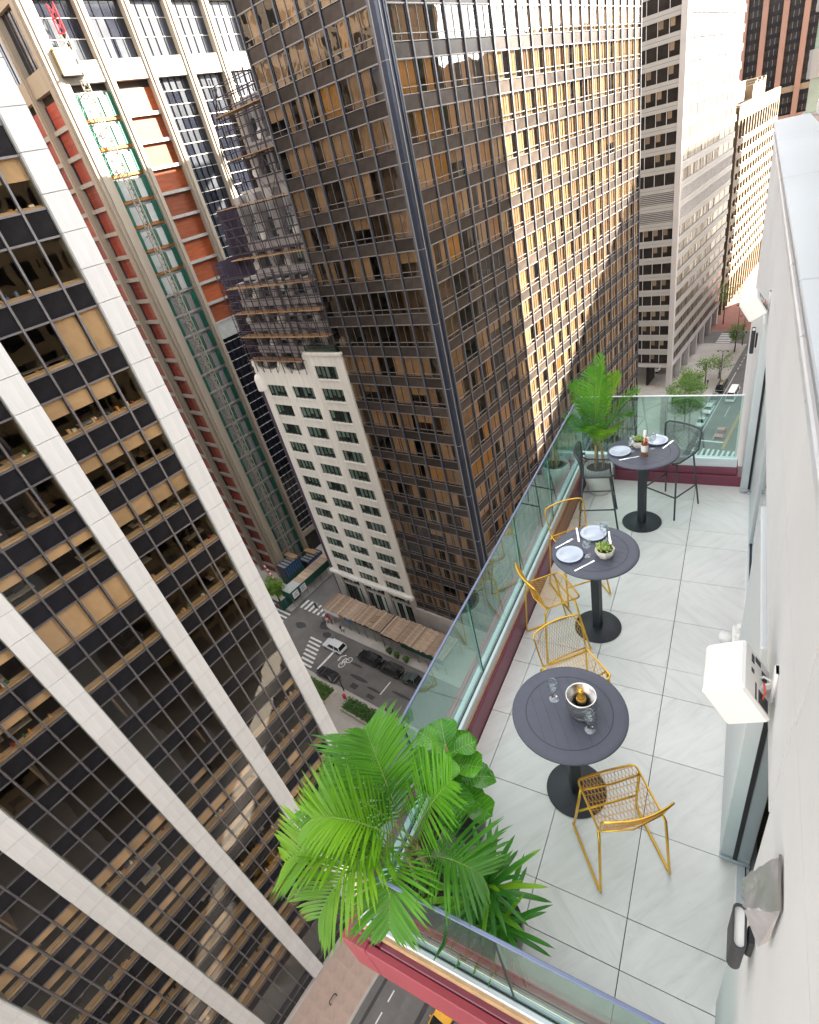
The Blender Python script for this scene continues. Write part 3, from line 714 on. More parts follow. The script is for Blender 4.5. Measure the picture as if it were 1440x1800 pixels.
# ================================================================ BUILDING UNDER RENOVATION
cb = cthing('renovation_building', 'tan concrete tower stripped to orange and red panels at upper left', 'building', -90.5, 46.5, GZ)
PC = 3.41; CW = .58
zf = [21.5-PC*k+66 for k in range(26)]
def ccol(x, y, h0, h1, face):
    mb = MB()
    if face == 'E': mb.box(-.4, .75, y-CW, y+CW, h0, h1); mb.box(.75, .95, y-CW*.25, y+CW*.75, h0, h1)
    else: mb.box(x-CW, x+CW, -.75, .4, h0, h1); mb.box(x-CW*.3, x+CW*.5, -.95, -.75, h0, h1)
    return mb.obj('column', 'concrete_warm', cb)
yc = [.5+6.93*k for k in range(9)]; xc = [-.5-6.93*k for k in range(5)]
MB().box(-1.2,.8,-.8,1.2,0,110).box(.8,1.0,-.3,.5,0,110).box(-.6,.2,-1.0,-.8,0,110).obj('corner_column', 'concrete_warm', cb)
for y in yc[1:]: ccol(0, y, 0, 110, 'E')
for x in xc[1:]: ccol(x, 0, 0, 110, 'S')
MB().box(-40, -.45, .45, 62, 0, 110).obj('core', 'office_dark', cb)
# top: ledge, plant-room windows and the pale band
for i in range(8):
    y0, y1 = yc[i]+CW+(.12 if i == 0 else 0), yc[i+1]-CW
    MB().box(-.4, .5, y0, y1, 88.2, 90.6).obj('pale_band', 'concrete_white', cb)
    MB().box(-.4, .35, y0, y1, 97.2, 99.6).obj('ledge', 'concrete_warm', cb)
    w = MB().box(-.45, -.3, y0, y1, 90.6, 97.2).obj('tall_window', 'glass_grey' if i >= 2 else 'glass_navy', cb)
    for j in range(1, 4): MB().box(-.3, -.2, y0+j*(y1-y0)/4-.04, y0+j*(y1-y0)/4+.04, 90.6, 97.2).obj('glazing_bar', 'spandrel_black', w)
    for z in (93, 95.2): MB().box(-.3, -.22, y0, y1, z-.04, z+.04).obj('glazing_bar', 'grid_pale', w)
    if i < 2:
        for z0, z1, a, b in ((93.1,95.1,.05,.45),(90.8,92.9,.05,.42),(90.8,92.9,.55,.95)): MB().box(-.3, -.26, y0+a*(y1-y0), y0+b*(y1-y0), z0, z1).obj('reflection_patch', 'glass_grey', w)  # grey patches put the glass reflections into colour
for i in range(4):
    x1, x0 = xc[i]-CW-(.12 if i == 0 else 0), xc[i+1]+CW
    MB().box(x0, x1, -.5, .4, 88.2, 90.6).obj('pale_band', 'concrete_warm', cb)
    MB().box(x0, x1, -.35, .4, 97.2, 99.6).obj('ledge', 'concrete_warm', cb)
    w = MB().box(x0, x1, .2, .4, 90.6, 97.2).obj('tall_window', 'glass_navy', cb)
    for j in range(1, 4): MB().box(x0+j*(x1-x0)/4-.05, x0+j*(x1-x0)/4+.05, .1, .2, 90.6, 97.2).obj('glazing_bar', 'tower_metal', w)
    for k, z in enumerate(zf):
        zt = z; zl = z-PC
        MB().box(x0, x1, -.28, .4, zl-.28, zl+.28).obj('floor_beam', 'beam_pale', cb)
        pnl = MB().box(x0, x1, .15, .4, zl+.28, zt-.28).obj('infill_panel', 'panel_red', cb)
        for q in range(3): MB().box(x0, x1, .12, .15, zl+.7+q*.8, zl+.75+q*.8).obj('seam', 'panel_orange', pnl)
        MB().box(x0+.2+U(0,.3), x0+.5, -.06, .12, zl+.28, zt-.28).obj('stud', 'glass_grey', pnl)
# east face, bay by bay
y0, y1 = yc[0]+.8, yc[1]-CW; wbay = y1-y0
for k, z in enumerate(zf):
    zl = z-PC
    MB().box(-.4, .1, y0, y1, zl-.2, zl+.2).obj('floor_beam', 'fire_orange' if k < 7 else 'beam_pale', cb)
    lit = k < 8  # sunlit floors get white screens, shaded ones grey: light put into colour
    h = MB().box(-.4, -.1, y0, y1, zl+.2, z-.2).obj('hoist_landing', 'hoist_mesh_shade', cb)
    MB().box(-.1, .25, y0, y0+.7, zl+.2, z-.45).obj('green_door', 'hoist_green', h)
    MB().box(-.05, .15, y0+.75, y0+2.5, zl+.2, z-.75).obj('white_screen', 'hoist_white' if lit else 'hoist_mesh_shade', h)
    MB().box(-.02, .2, y0+2.55, y0+3.25, zl+.2, z-.7).obj('green_door', 'hoist_green', h)
    MB().box(-.05, .15, y1-2.0, y1-.85, zl+.2, z-.75).obj('white_screen', 'hoist_white' if lit else 'hoist_mesh_shade', h)
    MB().box(-.02, .25, y1-.8, y1-.02, zl+.2, z-.5).obj('green_door', 'hoist_green', h)
    if not lit: MB().bar((.17,y0+.9,zl+.3),(.17,y0+2.4,z-.9),.08).bar((.17,y0+.9,z-.9),(.17,y0+2.4,zl+.3),.08).obj('brace', 'mast_grey', h)
y0, y1 = yc[1]+CW, yc[2]-CW
for k, z in enumerate(zf):
    zl = z-PC
    if k < 10:
        MB().box(-.4, .2, y0, y1, zl-.22, zl+.22).obj('floor_beam', 'beam_pale', cb)
        p = MB().box(-.4, -.25, y0, y1, zl+.22, z-.22).obj('infill_panel', 'panel_orange', cb)
        for q in range(4): MB().box(-.25, -.23, y0, y1, zl+.55+q*.62, zl+.58+q*.62).obj('seam', 'panel_red', p)
    elif k == 10: MB().box(-.3, .1, y0, y1, zl+.6, z-.2).obj('white_sheet', 'hoist_white', cb)
pan = MB().box(-.3, -.22, .06, 1.08, .06, 1.62).mesh('glass_pane', 'glass_navy'); pan_lit = MB().box(-.3, -.22, .06, 1.08, .06, 1.62).mesh('glass_pane', 'glass_grey')  # grey copy for the sunlit upper storeys, light put into the pane colour
grid = MB(); cnt = 0; far = MB()
for i in range(1, 7):
    y0, y1 = yc[i]+CW, yc[i+1]-CW; st = (y1-y0)/5
    ztp = 88.2 if i > 1 else zf[10]-.2
    zz = ztp; r = 0
    while zz > 6:
        zz -= 1.705; r += 1
        grid.box(-.3, -.12, y0, y1, zz-.05, zz+.05, 0)
        if i < 4 and cnt < 290 and (i == 1 or zz > 40):
            for j in range(5):
                inst('glass_pane', pan_lit if (zz > 62 and random.random() < .85) else pan, cb, (0, y0+j*st, zz)); cnt += 1
        else: far.box(-.3, -.22, y0, y1, zz+.06, zz+1.62, 0)
    for j in range(1, 5): grid.box(-.28, -.08, y0+j*st-.045, y0+j*st+.045, 6, ztp, 1)
stuff(grid.obj('glazing_grid', ['grid_pale', 'spandrel_black'], cb)); stuff(far.obj('glass_field', 'glass_navy', cb))
MB().box(-1, .3, 7.6, 60, 5.2, 6.4).obj('street_beam', 'concrete_warm', cb)
# ================================================================ HOIST MAST
hm = cthing('hoist_mast', 'tall lattice hoist mast with a red top on the renovation tower', 'hoist', -89.55, 49.75, GZ)
mm = MB(); mr = MB()
for k in range(64):
    z = .3+1.5*k; m = mr if k > 61 else mm; w = .5
    for x, y in ((0,-w),(0,w),(w*1.6,0)): m.tube([(x,y,z),(x,y,z+1.5)], .085, 4)
    P = [(0,-w),(0,w),(w*1.6,0)]
    for a, b in ((0,1),(1,2),(2,0)):
        m.tube([(*P[a],z),(*P[b],z+1.5)], .06, 4); m.tube([(*P[a],z+.02),(*P[b],z+.02)], .06, 4)
mm.obj('lattice', 'mast_grey', hm); mr.obj('top_section', 'mast_red', hm)
for k in range(0, 20): MB().bar((-1.0,-.5,6+4.5*k),(0,-.5,6+4.5*k),.12).bar((-1.0,.5,6+4.5*k),(0,.5,6+4.5*k),.12).obj('wall_tie', 'mast_grey', hm)
hc = cthing('hoist_car', 'white and green hoist car near the top of the mast', 'hoist', -89.3, 48.6, GZ+89.1)
MB().box(-.4,.4,-.9,1.4,0,2.5).obj('body','hoist_white',hc); MB().box(.4,.44,.0,.4,.1,2.4).obj('stripe','hoist_green',hc); MB().box(-.4,.4,-1.5,-.9,0,2.4).obj('side_panel','cane',hc); MB().box(-.5,.5,-1.6,1.8,-.25,0).obj('floor','street_black',hc); MB().box(-.4,.4,-1.5,1.7,2.5,2.7).obj('roof','cane',hc)
for q in range(4): MB().bar((.42,-1.4+q,2.7),(.42,-1.4+q,3.5),.07).obj('guard_post','mast_grey',hc)
# ================================================================ FAR BANDED TOWER
ft = cthing('banded_tower', 'white banded office tower with long ribbon windows beyond the dark tower', 'tower', -40.0, 152.5, GZ)
PF = 3.95; LEN = 54.5; WL = -34
for k in range(-2, 20):
    z = 15.4-PF*k+66                                      # band bottom = window head
    if z < 8: break
    for f in 'ES':
        for za, zb, mt, pr in ((z+.0,z+.72,'white_band',.22),(z+.78,z+1.5,'white_band',.22),(z+.72,z+.78,'band_line',.1)):
            if 8.0 < z+66-66 < 0: pass
            if f == 'E': MB().box(-.6, pr, .9, LEN, za, zb).obj('band', mt, ft)
            else: MB().box(WL, -.9, -pr, .6, za, zb).obj('band', mt, ft)
    if k == 8 or k == 9:
        for q in range(6):
            za = z-2.35+q*.4
            MB().box(-.5, .12, .9, LEN, za, za+.2).obj('louvre', 'band_grey', ft); MB().box(WL, -.9, -.12, .5, za, za+.2).obj('louvre', 'white_band', ft)
        continue
    # ribbon window: glass with posts and blinds behind
    for j in range(9):
        y = .9+j*(LEN-.9)/9; w = MB().box(-.5, -.05, y+.06, y+(LEN-.9)/9-.02, z-PF+1.5, z).obj('window', 'band_glass', ft)
        if j < 6:
            nb = 7; sp_ = (LEN-.9)/9/nb; mb = MB()
            for q in range(nb):
                if random.random() < .8: MB().box(-.048, -.03, y+q*sp_+.1, y+q*sp_+sp_*U(.3,.7), z-PF+1.55, z-.02).obj('blind', 'band_curtain', w)
    for j in range(14):
        x = -.9-(j+1)*2.3; w = MB().box(x+.08, x+2.22, .05, .5, z-PF+1.5, z).obj('window', 'band_glass', ft)
        if random.random() < .5: MB().box(x+.2, x+1.1, .02, .045, z-1.4, z).obj('blind', 'band_curtain', w)
        MB().box(x-.05, x+.08, -.05, .5, z-PF+1.5, z).obj('window_post', 'band_grey', ft)
MB().bbox(-.9, .35, -.35, .9, 6, 92, .05).obj('corner_pier', 'band_grey', ft)
MB().box(WL, -.55, .55, LEN, 6.5, 92).obj('core', 'office_dark', ft)
for j in range(1, 9): MB().box(-.05, .0, .9+j*(LEN-.9)/9-.05, .9+j*(LEN-.9)/9+.05, 8, 92).obj('joint_strip', 'band_line', ft)
for j in range(7):
    y = 1+j*8.7
    MB().box(-1.2, .1, y-.7, y+.7, 0, 7).obj('street_column', 'band_grey', ft)
    MB().box(-7, -6.4, y+.8, y+6.8, .2, 5.5).obj('shop_window', 'band_glass', ft)
    if j % 2 == 0: MB().box(-5, -4, y+2, y+4, 4, 4.8).obj('lit_sign', 'lamp_pale', ft)
MB().box(-20, .2, .2, LEN, 6.4, 7.6).obj('street_beam', 'band_grey', ft)
# ================================================================ EGG-CRATE BUILDING
eg = cthing('egg_crate_building', 'sand coloured building with deep square window recesses at far right', 'building', -41, 217, GZ)
LE = 66; NB = 15; st = LE/NB; PE = 3.7
MB().box(-30, -1.2, 0, LE, 0, 58).obj('core', 'office_black', eg)
MB().box(-30, .3, -1.6, 0, 0, 60.5).obj('end_wall', 'sand_stone', eg)
MB().box(-1.2, .3, 0, LE, 56.9, 60.8).obj('parapet', 'sand_stone', eg)
for j in range(NB+1): MB().box(-1.2, .25, j*st-.55 if j else 0, j*st+.55, 0, 57).obj('fin', 'sand_stone', eg)
for k in range(13):
    z = 50.4-PE*k
    if z < 8: break
    MB().box(-1.2, .3, 0, LE, z, z+1.5).obj('sill_band', 'sand_stone', eg)
    mb = MB()
    for j in range(NB): mb.add([(-.2,j*st+.55,z+1.5),(-1.2,j*st+.55,z+1.5),(.28,j*st+.55,z+1.5),(.28,j*st+st-.55,z+1.5),(-1.19,j*st+.6,z+2.6),(-1.19,j*st+st-.6,z+2.6)], [(2,3,5,4)])
    mb.obj('sloped_sill', 'sand_stone', eg)
MB().box(-16, -4, 6, 26, 60.8, 66).obj('roof_plant', 'concrete_white', eg); MB().box(-10, -2, 2, 7, 60.8, 64).obj('roof_plant', 'glass_grey', eg)
for j in range(9): MB().box(-9, -2, 28+j*2.4, 29.6+j*2.4, 60.8, 64.5+(j % 3)*.6).obj('roof_screen', 'sand_stone', eg)
# ================================================================ COPPER RIBBED TOWER
ct = cthing('copper_tower', 'dark glass tower with coppery brown piers behind the egg-crate block', 'tower', -70, 330, GZ)
for j in range(6):
    x = 6.5+j*7.3
    MB().box(x-1.0, x+1.0, -1.2, 2, 0, 140).obj('pier', 'copper_stone', ct)
for j in range(5):
    x0 = 6.5+j*7.3+1
    for k in range(33):
        z = 62-3.6*8+3.6*k
        w = MB().box(x0, x0+5.3, 0, .4, z+1.5, z+3.6).obj('window', 'band_glass', ct); MB().box(x0, x0+5.3, -.15, .4, z, z+1.5).obj('spandrel', 'spandrel_black', ct)
        if k < 26: MB().box(x0+1.7, x0+1.85, -.12, 0, z+1.5, z+3.6).box(x0+3.4, x0+3.55, -.12, 0, z+1.5, z+3.6).obj('glazing_bar', 'tower_metal', w)
    MB().box(x0, x0+5.3, -1, .4, 46, 48.4).obj('beam', 'copper_stone', ct); MB().box(x0, x0+5.3, -.6, .4, 56.5, 58.6).obj('beam', 'sand_stone', ct)
MB().box(0, 50, .4, 30, 0, 140).obj('core', 'office_dark', ct)
# ================================================================ PALE GLASS BUILDING AT THE RIGHT EDGE
gl = cthing('pale_glass_building', 'white banded building with greenish glass at the top right edge', 'building', -6.6, 58, GZ)
for k in range(40):
    z = 3.8*k
    MB().box(0, 36, -.25, .3, z, z+1.7).obj('band', 'white_band', gl); MB().box(-.25, .3, .3, 43.6, z, z+1.7).obj('band', 'white_band', gl)
    if 15 <= k <= 22:
        for j in range(12): MB().box(.1+j*2.9, 2.8+j*2.9, .0, .3, z+1.7, z+3.8).obj('window', 'green_pane', gl); MB().box(2.8+j*2.9, 3.0+j*2.9, -.1, .3, z+1.7, z+3.8).obj('window_post', 'white_band', gl)
    else: MB().box(.3, 36, .05, .3, z+1.7, z+3.8).obj('window_strip', 'green_pane', gl)
    MB().box(.0, .3, .3, 43.6, z+1.7, z+3.8).obj('window_strip', 'green_pane', gl)
MB().box(.3, 36, .3, 43.6, 0, 152).obj('core', 'office_dark', gl)
# ================================================================ NEIGHBOURS OUT OF VIEW ACROSS THE AVENUE (they shade and are mirrored)
def plainblock(name, label, s0, s1, d0, d1, h, wallm, winm, pitch=3.7, bay=3.2, faces='W'):
    t = cthing(name, label, 'building', s0, d0, GZ)
    MB().box(0, s1-s0, 0, d1-d0, 0, h).obj('wall', wallm, t); n = int((d1-d0)/bay); mb = MB(); m2 = MB(); m3 = MB()
    for k in range(int(h/pitch)):
        if 'W' in faces:
            for j in range(n): mb.box(-.02, .05, j*bay+.5, j*bay+bay-.4, k*pitch+1.3, k*pitch+3.3)
        if 'N' in faces:
            for j in range(int((s1-s0)/bay)): mb.box(j*bay+.5, j*bay+bay-.4, d1-d0-.05, d1-d0+.02, k*pitch+1.3, k*pitch+3.3)
        if 'E' in faces:
            for j in range(n): mb.box(s1-s0-.05, s1-s0+.02, j*bay+.5, j*bay+bay-.4, k*pitch+1.3, k*pitch+3.3)
        if 'S' in faces:
            for j in range(int((s1-s0)/bay)): mb.box(j*bay+.5, j*bay+bay-.4, -.02, .05, k*pitch+1.3, k*pitch+3.3)
    stuff(mb.obj('window_field', winm, t)); MB().box(-.4, s1-s0+.4, -.4, d1-d0+.4, h, h+1.2).obj('parapet', wallm, t); return t
plainblock('low_neighbour', 'lower long block farther up our side of the avenue, out of view', -2.8, 60, 153.7, 270, 86, 'limestone_grey', 'band_glass')
plainblock('masonry_neighbour', 'tan masonry block behind the white-columned offices, seen only mirrored', -140, -84, -40, 25, 118, 'backdrop_brick', 'band_glass', 3.5, 2.6, 'NE')
plainblock('sky_blocker_tower', 'added tower mass behind our terrace building, out of view, blocking skylight', 22, 55, -90, 44, 92, 'backdrop_tan', 'band_glass')  # added unseen mass: cuts skylight on the offices, gives them a tan reflection
# ================================================================ VEHICLES  (local +x = forward)
def car(label, s, d, heading, paint, kind='suv', grp='vehicles on the streets', L_=4.6, Wd=1.85, Hh=1.65, name='parked_car'):
    t = thing(name, label, 'car', city(s,d,GZ+.006), -ST+heading, grp); h = L_/2; w = Wd/2
    hood = .98 if kind != 'sedan' else .86; belt = hood+.02; roof = Hh
    if kind == 'suv': cab = [(-.96*h,belt),(-.84*h,roof-.03),(-.3*h,roof),(.14*h,roof-.04),(.42*h,belt)]
    elif kind == 'sedan': cab = [(-.78*h,belt),(-.48*h,roof-.04),(-.1*h,roof),(.1*h,roof-.03),(.44*h,belt)]
    elif kind == 'pickup': cab = [(-.18*h,belt),(-.14*h,roof-.03),(.05*h,roof),(.2*h,roof-.05),(.45*h,belt)]
    else: cab = [(-.98*h,belt),(-.96*h,roof-.05),(-.5*h,roof),(.62*h,roof-.03),(.86*h,belt)]
    # lower body: lofted sections with tucked-in sills and rounded nose
    prof = [(-h,.5,.9),(-.97*h,.32,.99),(-.6*h,.26,1),(0,.25,1),(.6*h,.26,1),(.93*h,.32,.97),(h,.48,.84)]
    top = [(-h,belt-.12),(-.97*h,belt),(-.6*h,belt+.02),(0,belt+.02),(.45*h,hood+.02),(.93*h,hood-.16),(h,hood-.3)]
    vs = []; fs = []
    for (x,zb,k),(x2,zt) in zip(prof, top):
        vs += [(x,-w*k*.9,zb),(x,-w*k,zb+.18),(x,-w*k,zt-.22),(x,-w*k*.93,zt),(x,w*k*.93,zt),(x,w*k,zt-.22),(x,w*k,zb+.18),(x,w*k*.9,zb)]
    for i in range(6):
        for j in range(8): fs.append((i*8+j, i*8+8+j, i*8+8+(j+1)%8, i*8+(j+1)%8))
    fs += [tuple(range(8)), tuple(range(55,47,-1))]
    body = MB().add(vs, fs, 0, False).obj('body', paint, t)
    # greenhouse: glass sides with pillars, painted roof
    k0, k1 = .93, .74
    n = len(cab); gv = []
    for i, (x,z) in enumerate(cab): kk = k0 if z <= belt+.001 else k1; gv += [(x,-w*kk,z),(x,w*kk,z)]
    gl_ = MB().add(gv, [(0,1,3,2)] + [(2*i,2*i+1,2*i+3,2*i+2) for i in range(1,n-1)] + [tuple(range(0,2*n,2)), tuple(range(2*n-1,0,-2))]); gl_.obj('windows', 'car_glass', t)
    rv = []; 
    up_ = [c for c in cab if c[1] > belt+.001]
    for x, z in up_: rv += [(x,-w*k1*1.01,z+.012),(x,w*k1*1.01,z+.012)]
    m_ = len(up_); MB().add(rv+[(x,y,z-.06) for x,y,z in rv], [(2*i,2*i+2,2*i+3,2*i+1) for i in range(m_-1)] + [(0,2*m_,2*m_+2,2)] + [(2*i,2*i+2,2*m_+2*i+2,2*m_+2*i) for i in range(m_-1)] + [(2*i+1,2*m_+2*i+1,2*m_+2*i+3,2*i+3) for i in range(m_-1)]).obj('roof', paint, t)
    pi = MB()
    for sgn in (-1,1):
        lo = lambda x: (x, sgn*w*k0*1.005, belt); hi = lambda x, z: (x, sgn*w*k1*1.01, z)
        pi.bar(lo(cab[0][0]), hi(*cab[1]), .1); pi.bar(lo(cab[-1][0]), hi(*cab[-2]), .08); xm = (cab[1][0]+cab[-2][0])/2; pi.bar(lo(xm), hi(xm, roof-.02), .09)
    pi.obj('pillars', paint, t)
    for x in (-.62*h, .62*h):
        for sgn in (-1,1):
            mb = MB(); mb.M = Matrix.Translation((x, sgn*(w-.1), .34)) @ Matrix.Rotation(math.pi/2, 4, 'X'); mb.lathe([(.18,-.11),(.32,-.11),(.345,-.06),(.345,.06),(.32,.11),(.18,.11)], 18); wh = mb.obj('wheel','tyre',t)
            mb = MB(); mb.M = Matrix.Translation((x, sgn*(w-.1), .34)) @ Matrix.Rotation(math.pi/2, 4, 'X'); mb.lathe([(0,-.115),(.2,-.1),(.2,.1),(0,.115)], 12); mb.obj('rim','chrome',wh)
    for sgn in (-1,1):
        MB().bbox(h*.94,h*.985,sgn*w*.62-.16,sgn*w*.62+.16,hood-.36,hood-.22,.02).obj('headlight','lamp_pale',t); MB().bbox(-h*1.0,-h*.975,sgn*w*.72-.12,sgn*w*.72+.12,belt-.3,belt-.12,.01).obj('tail_light','lamp_red',t)
        MB().bbox(.3*h,.36*h,sgn*(w+.08)-.08,sgn*(w+.08)+.08,belt,belt+.14,.02).obj('mirror',paint,t)
    if kind == 'pickup': MB().box(-.95*h,-.22*h,-w*.85,w*.85,belt-.02,belt+.03).obj('bed_cover','car_black',t)
    return t
PI = math.pi
car('white SUV waiting by the crosswalk on the side street', -64.6, 36.3, PI, 'car_white', L_=4.9, Wd=1.95, Hh=1.75)
car('black SUV parked nearest the white SUV beside the wood-roofed shed', -56.6, 37.1, PI, 'car_black', L_=4.8, Wd=1.95, Hh=1.75)
car('second black SUV parked by the shed, ahead of the green pickup', -51.6, 37.0, PI, 'car_black', L_=4.8, Wd=1.95, Hh=1.75)
car('dark green pickup partly behind the glass balustrade', -46.2, 36.9, PI, 'car_green', 'pickup', L_=5.4, Wd=1.95, Hh=1.8)
car('black sedan beside the stone planter on the side street', -61.2, 31.0, PI, 'car_black', 'sedan', L_=4.7, Hh=1.42)
car('red car at the stop line on the avenue', -22.05, 128.9, -PI/2, 'car_red', 'sedan', L_=4.7, Hh=1.42)
car('white van with a flat roof on the avenue behind the red car', -23.8, 149.2, -PI/2, 'car_white', 'van', L_=6.6, Wd=2.1, Hh=2.5)
car('first white car parked at the avenue kerb', -28.3+.9, 133.6, -PI/2, 'car_white', 'sedan', L_=4.6, Hh=1.45)
car('second white car parked at the avenue kerb, a hatchback', -27.4, 140.6, -PI/2, 'car_white', 'suv', L_=4.5, Hh=1.6)
car('dark car parked behind the white hatchback under the tree', -27.4, 146.4, -PI/2, 'car_green', 'suv', L_=4.5, Hh=1.6)
car('black van parked at the avenue kerb above the glass', -27.5, 154.6, -PI/2, 'car_black', 'van', L_=5.6, Wd=1.95, Hh=2.0)
car('yellow cab just showing under the near terrace slab', -19.7, 4.2, PI/2, 'car_yellow', 'sedan', L_=4.8, Hh=1.45)
car('black car beside the yellow cab at the bottom edge', -16.9, 3.2, PI/2, 'car_black', 'sedan', L_=4.8, Hh=1.45)
# ================================================================ TREES
def tree(label, s, d, h, r, seed, grp='street trees on the avenue', nleaf=1500, low=.45):
    rn = random.Random(seed); t = cthing('street_tree', label, 'tree', s, d, GZ+.15, grp)
    tk = MB(); tk.tube([(0,0,0),(.05,.03,h*.25),(-.04,.08,h*.5),(.05,0,h*.8)], .16, 7, taper=[1.2,1,.75,.3])
    cen = []
    for k in range(11):
        a = k*2.4; z0 = h*(low-.08+.4*k/11); rr = r*rn.uniform(.5,.95)*(1-.35*k/11); e = Vector((rr*math.cos(a), rr*math.sin(a), z0+h*rn.uniform(.12,.3)))
        tk.tube([(0,.04,z0), (e.x*.5,e.y*.5,z0+(e.z-z0)*.65), e], .06, 5, taper=[1,.7,.3]); cen.append((e, r*rn.uniform(.3,.5)))
    tk.obj('trunk','bark',t); cr = MB()
    for i in range(nleaf):
        c, cr_ = rn.choice(cen); v = Vector((rn.gauss(0,1), rn.gauss(0,1), rn.gauss(0,.75))); v = v*(cr_/max(.6,v.length))*rn.uniform(.4,1.15); p = c+v
        a, b = rn.uniform(0,6.28), rn.uniform(-.6,.6); u = Vector((math.cos(a),math.sin(a),b)).normalized(); n = u.cross(Vector((rn.uniform(-.4,.4),rn.uniform(-.4,.4),1))).normalized(); z = rn.uniform(.14,.28)
        cr.add([p-u*z, p+n*z*.6, p+u*z, p-n*z*.6], [(0,1,2,3)])
    cr.obj('crown','street_leaf',t); return t
for i, (s,d,h,r,lab) in enumerate(((-30.6,131,9,4.0,'leafy street tree nearest the crosswalk, behind the glass'),(-32.5,138,9,4.2,'street tree behind the glass beside the white parked cars'),(-33.2,145.5,8.5,3.6,'bright green street tree just above the glass top'),(-32.0,157,8,2.8,'thin street tree next to a tower column above the black van'),(-29.4,161,6.5,3.0,'small sparse street tree near the avenue kerb'),(-29.6,181,8,2.6,'far street tree by the lamp post at the corner'),(-38,206,13,6,'large green tree beyond the far crosswalk'),(-84.5,40.0,6,2.2,'small tree behind the white column at the hoarding'))):
    tree(lab, s, d, h, r, 40+i, nleaf=(2600 if i < 3 else 700 if i in (3,4) else 1500))
# ================================================================ PLANTERS AND SHRUBS
def planter(label, s0, s1, d0, d1, seed, grp='stone planters on the plaza'):
    rn = random.Random(seed); t = cthing('stone_planter', label, 'planter', (s0+s1)/2, (d0+d1)/2, GZ+.15, grp); a, b = (s1-s0)/2, (d1-d0)/2
    mb = MB(); mb.box(-a,a,-b,-b+.3,0,.75).box(-a,a,b-.3,b,0,.75).box(-a,-a+.3,-b+.3,b-.3,0,.75).box(a-.3,a,-b+.3,b-.3,0,.75); mb.obj('stone_rim','planter_stone',t); MB().box(-a+.3,a-.3,-b+.3,b-.3,0,.6).obj('soil','soil',t)
    hd = MB()
    for i in range(1500):
        p = Vector((rn.uniform(-a+.2,a-.2), rn.uniform(-b+.15,b-.1), .65+rn.random()**.6*rn.uniform(.3,.85))); an = rn.uniform(0,6.28); u = Vector((math.cos(an),math.sin(an),rn.uniform(-.5,.7))).normalized(); n = u.cross(Vector((rn.uniform(-.5,.5),rn.uniform(-.5,.5),1))).normalized(); z = rn.uniform(.08,.18)
        hd.add([p-u*z,p+n*z*.6,p+u*z,p-n*z*.6],[(0,1,2,3)])
    hd.obj('hedge','hedge_leaf',t); return t
planter('stone planter with hedge beside the black sedan', -63.5,-57.2,26.4,29.2,1)
planter('long stone planter with hedge nearer the avenue', -54.2,-46.4,26.8,29.4,2)
planter('stone planter with hedge partly hidden by the near palm', -58,-48,19.2,21.4,3)
for i, (s,d) in enumerate(((-54.2,39.9),(-52.3,39.7),(-50.3,39.7))):
    t = cthing('potted_shrub', 'small round green shrub on the kerb by the shed, %s of three' % ('left','middle','right')[i], 'shrub', s, d, GZ+.15, 'kerb shrubs')
    MB().lathe([(0,0),(.26,0),(.32,.4),(.28,.4),(0,.36)], 12).obj('pot','pot_black',t); rn = random.Random(i); hd = MB()
    for k in range(260):
        v = Vector((rn.gauss(0,1),rn.gauss(0,1),rn.gauss(0,1))).normalized()*rn.uniform(.3,.62); p = v+Vector((0,0,.85)); u = Vector((rn.uniform(-1,1),rn.uniform(-1,1),rn.uniform(-1,1))).normalized(); n = u.cross(v).normalized(); hd.add([p-u*.13,p+n*.08,p+u*.13,p-n*.08],[(0,1,2,3)])
    hd.obj('foliage','hedge_leaf',t)
# ================================================================ SIDEWALK SHEDS
def shed(label, s0, s1, d0, d1, zr, nplank, fascia='d0', grp='sidewalk sheds'):
    t = cthing('sidewalk_shed', label, 'shed', s0, d0, GZ+.15, grp); a, b = s1-s0, d1-d0
    MB().box(0,a,0,b,zr-.25,zr-.02).obj('deck','street_black',t)
    along_x = a > b; n = nplank
    for i in range(n):
        if along_x: MB().box(i*a/n+.02,(i+1)*a/n-.02,-U(.05,.3),b+U(-.2,.1),zr,zr+U(.04,.09)).obj('roof_plank','dark_wood_roof',t)
        else: MB().box(-U(.05,.2),a+U(-.1,.1),i*b/n+.02,(i+1)*b/n-.02,zr,zr+U(.04,.09)).obj('roof_plank','dark_wood_roof',t)
    m = 7
    for i in range(m+1):
        x, y = (i*a/m, 0) if along_x else (a, i*b/m)
        MB().tube([(x,y,0),(x,y,zr-.25)], .07, 6).obj('post','street_grey',t)
        x, y = (i*a/m, b) if along_x else (0, i*b/m)
        MB().tube([(x,y,0),(x,y,zr-.25)], .07, 6).obj('post','street_grey',t)
    return t
s1 = shed('wood-roofed sidewalk shed in front of the cream stone building', -71.0,-56.2,40.9,45.3,3.5,34)
s2 = shed('second wood-roofed sidewalk shed, against the glass balustrade', -55.9,-42.5,40.6,45.3,3.6,32)
for t, a in ((s1,14.8),(s2,13.4)):
    for z in (1.0,1.6,2.2): MB().tube([(0,-.02,z),(a,-.02,z)], .05, 5).obj('pipe_rail','street_grey',t)
    MB().box(0,a,-.1,-.04,3.1,3.45).obj('fascia','street_black',t)
MB().box(.3,4.2,-.16,-.1,2.5,3.4).obj('white_banner','sign_white',s1); MB().box(4.3,5.4,-.16,-.1,2.7,3.4).obj('tan_banner','scaffold_plank',s1); MB().box(5.6,7.6,-.16,-.1,2.6,3.3).obj('blue_banner','office_blue',s1)
for k in range(3): MB().box(.2+k*.5,.55+k*.5,-.3,-.2,.8-k*.1,2.0-k*.1).obj('red_sign','sign_red',s1)
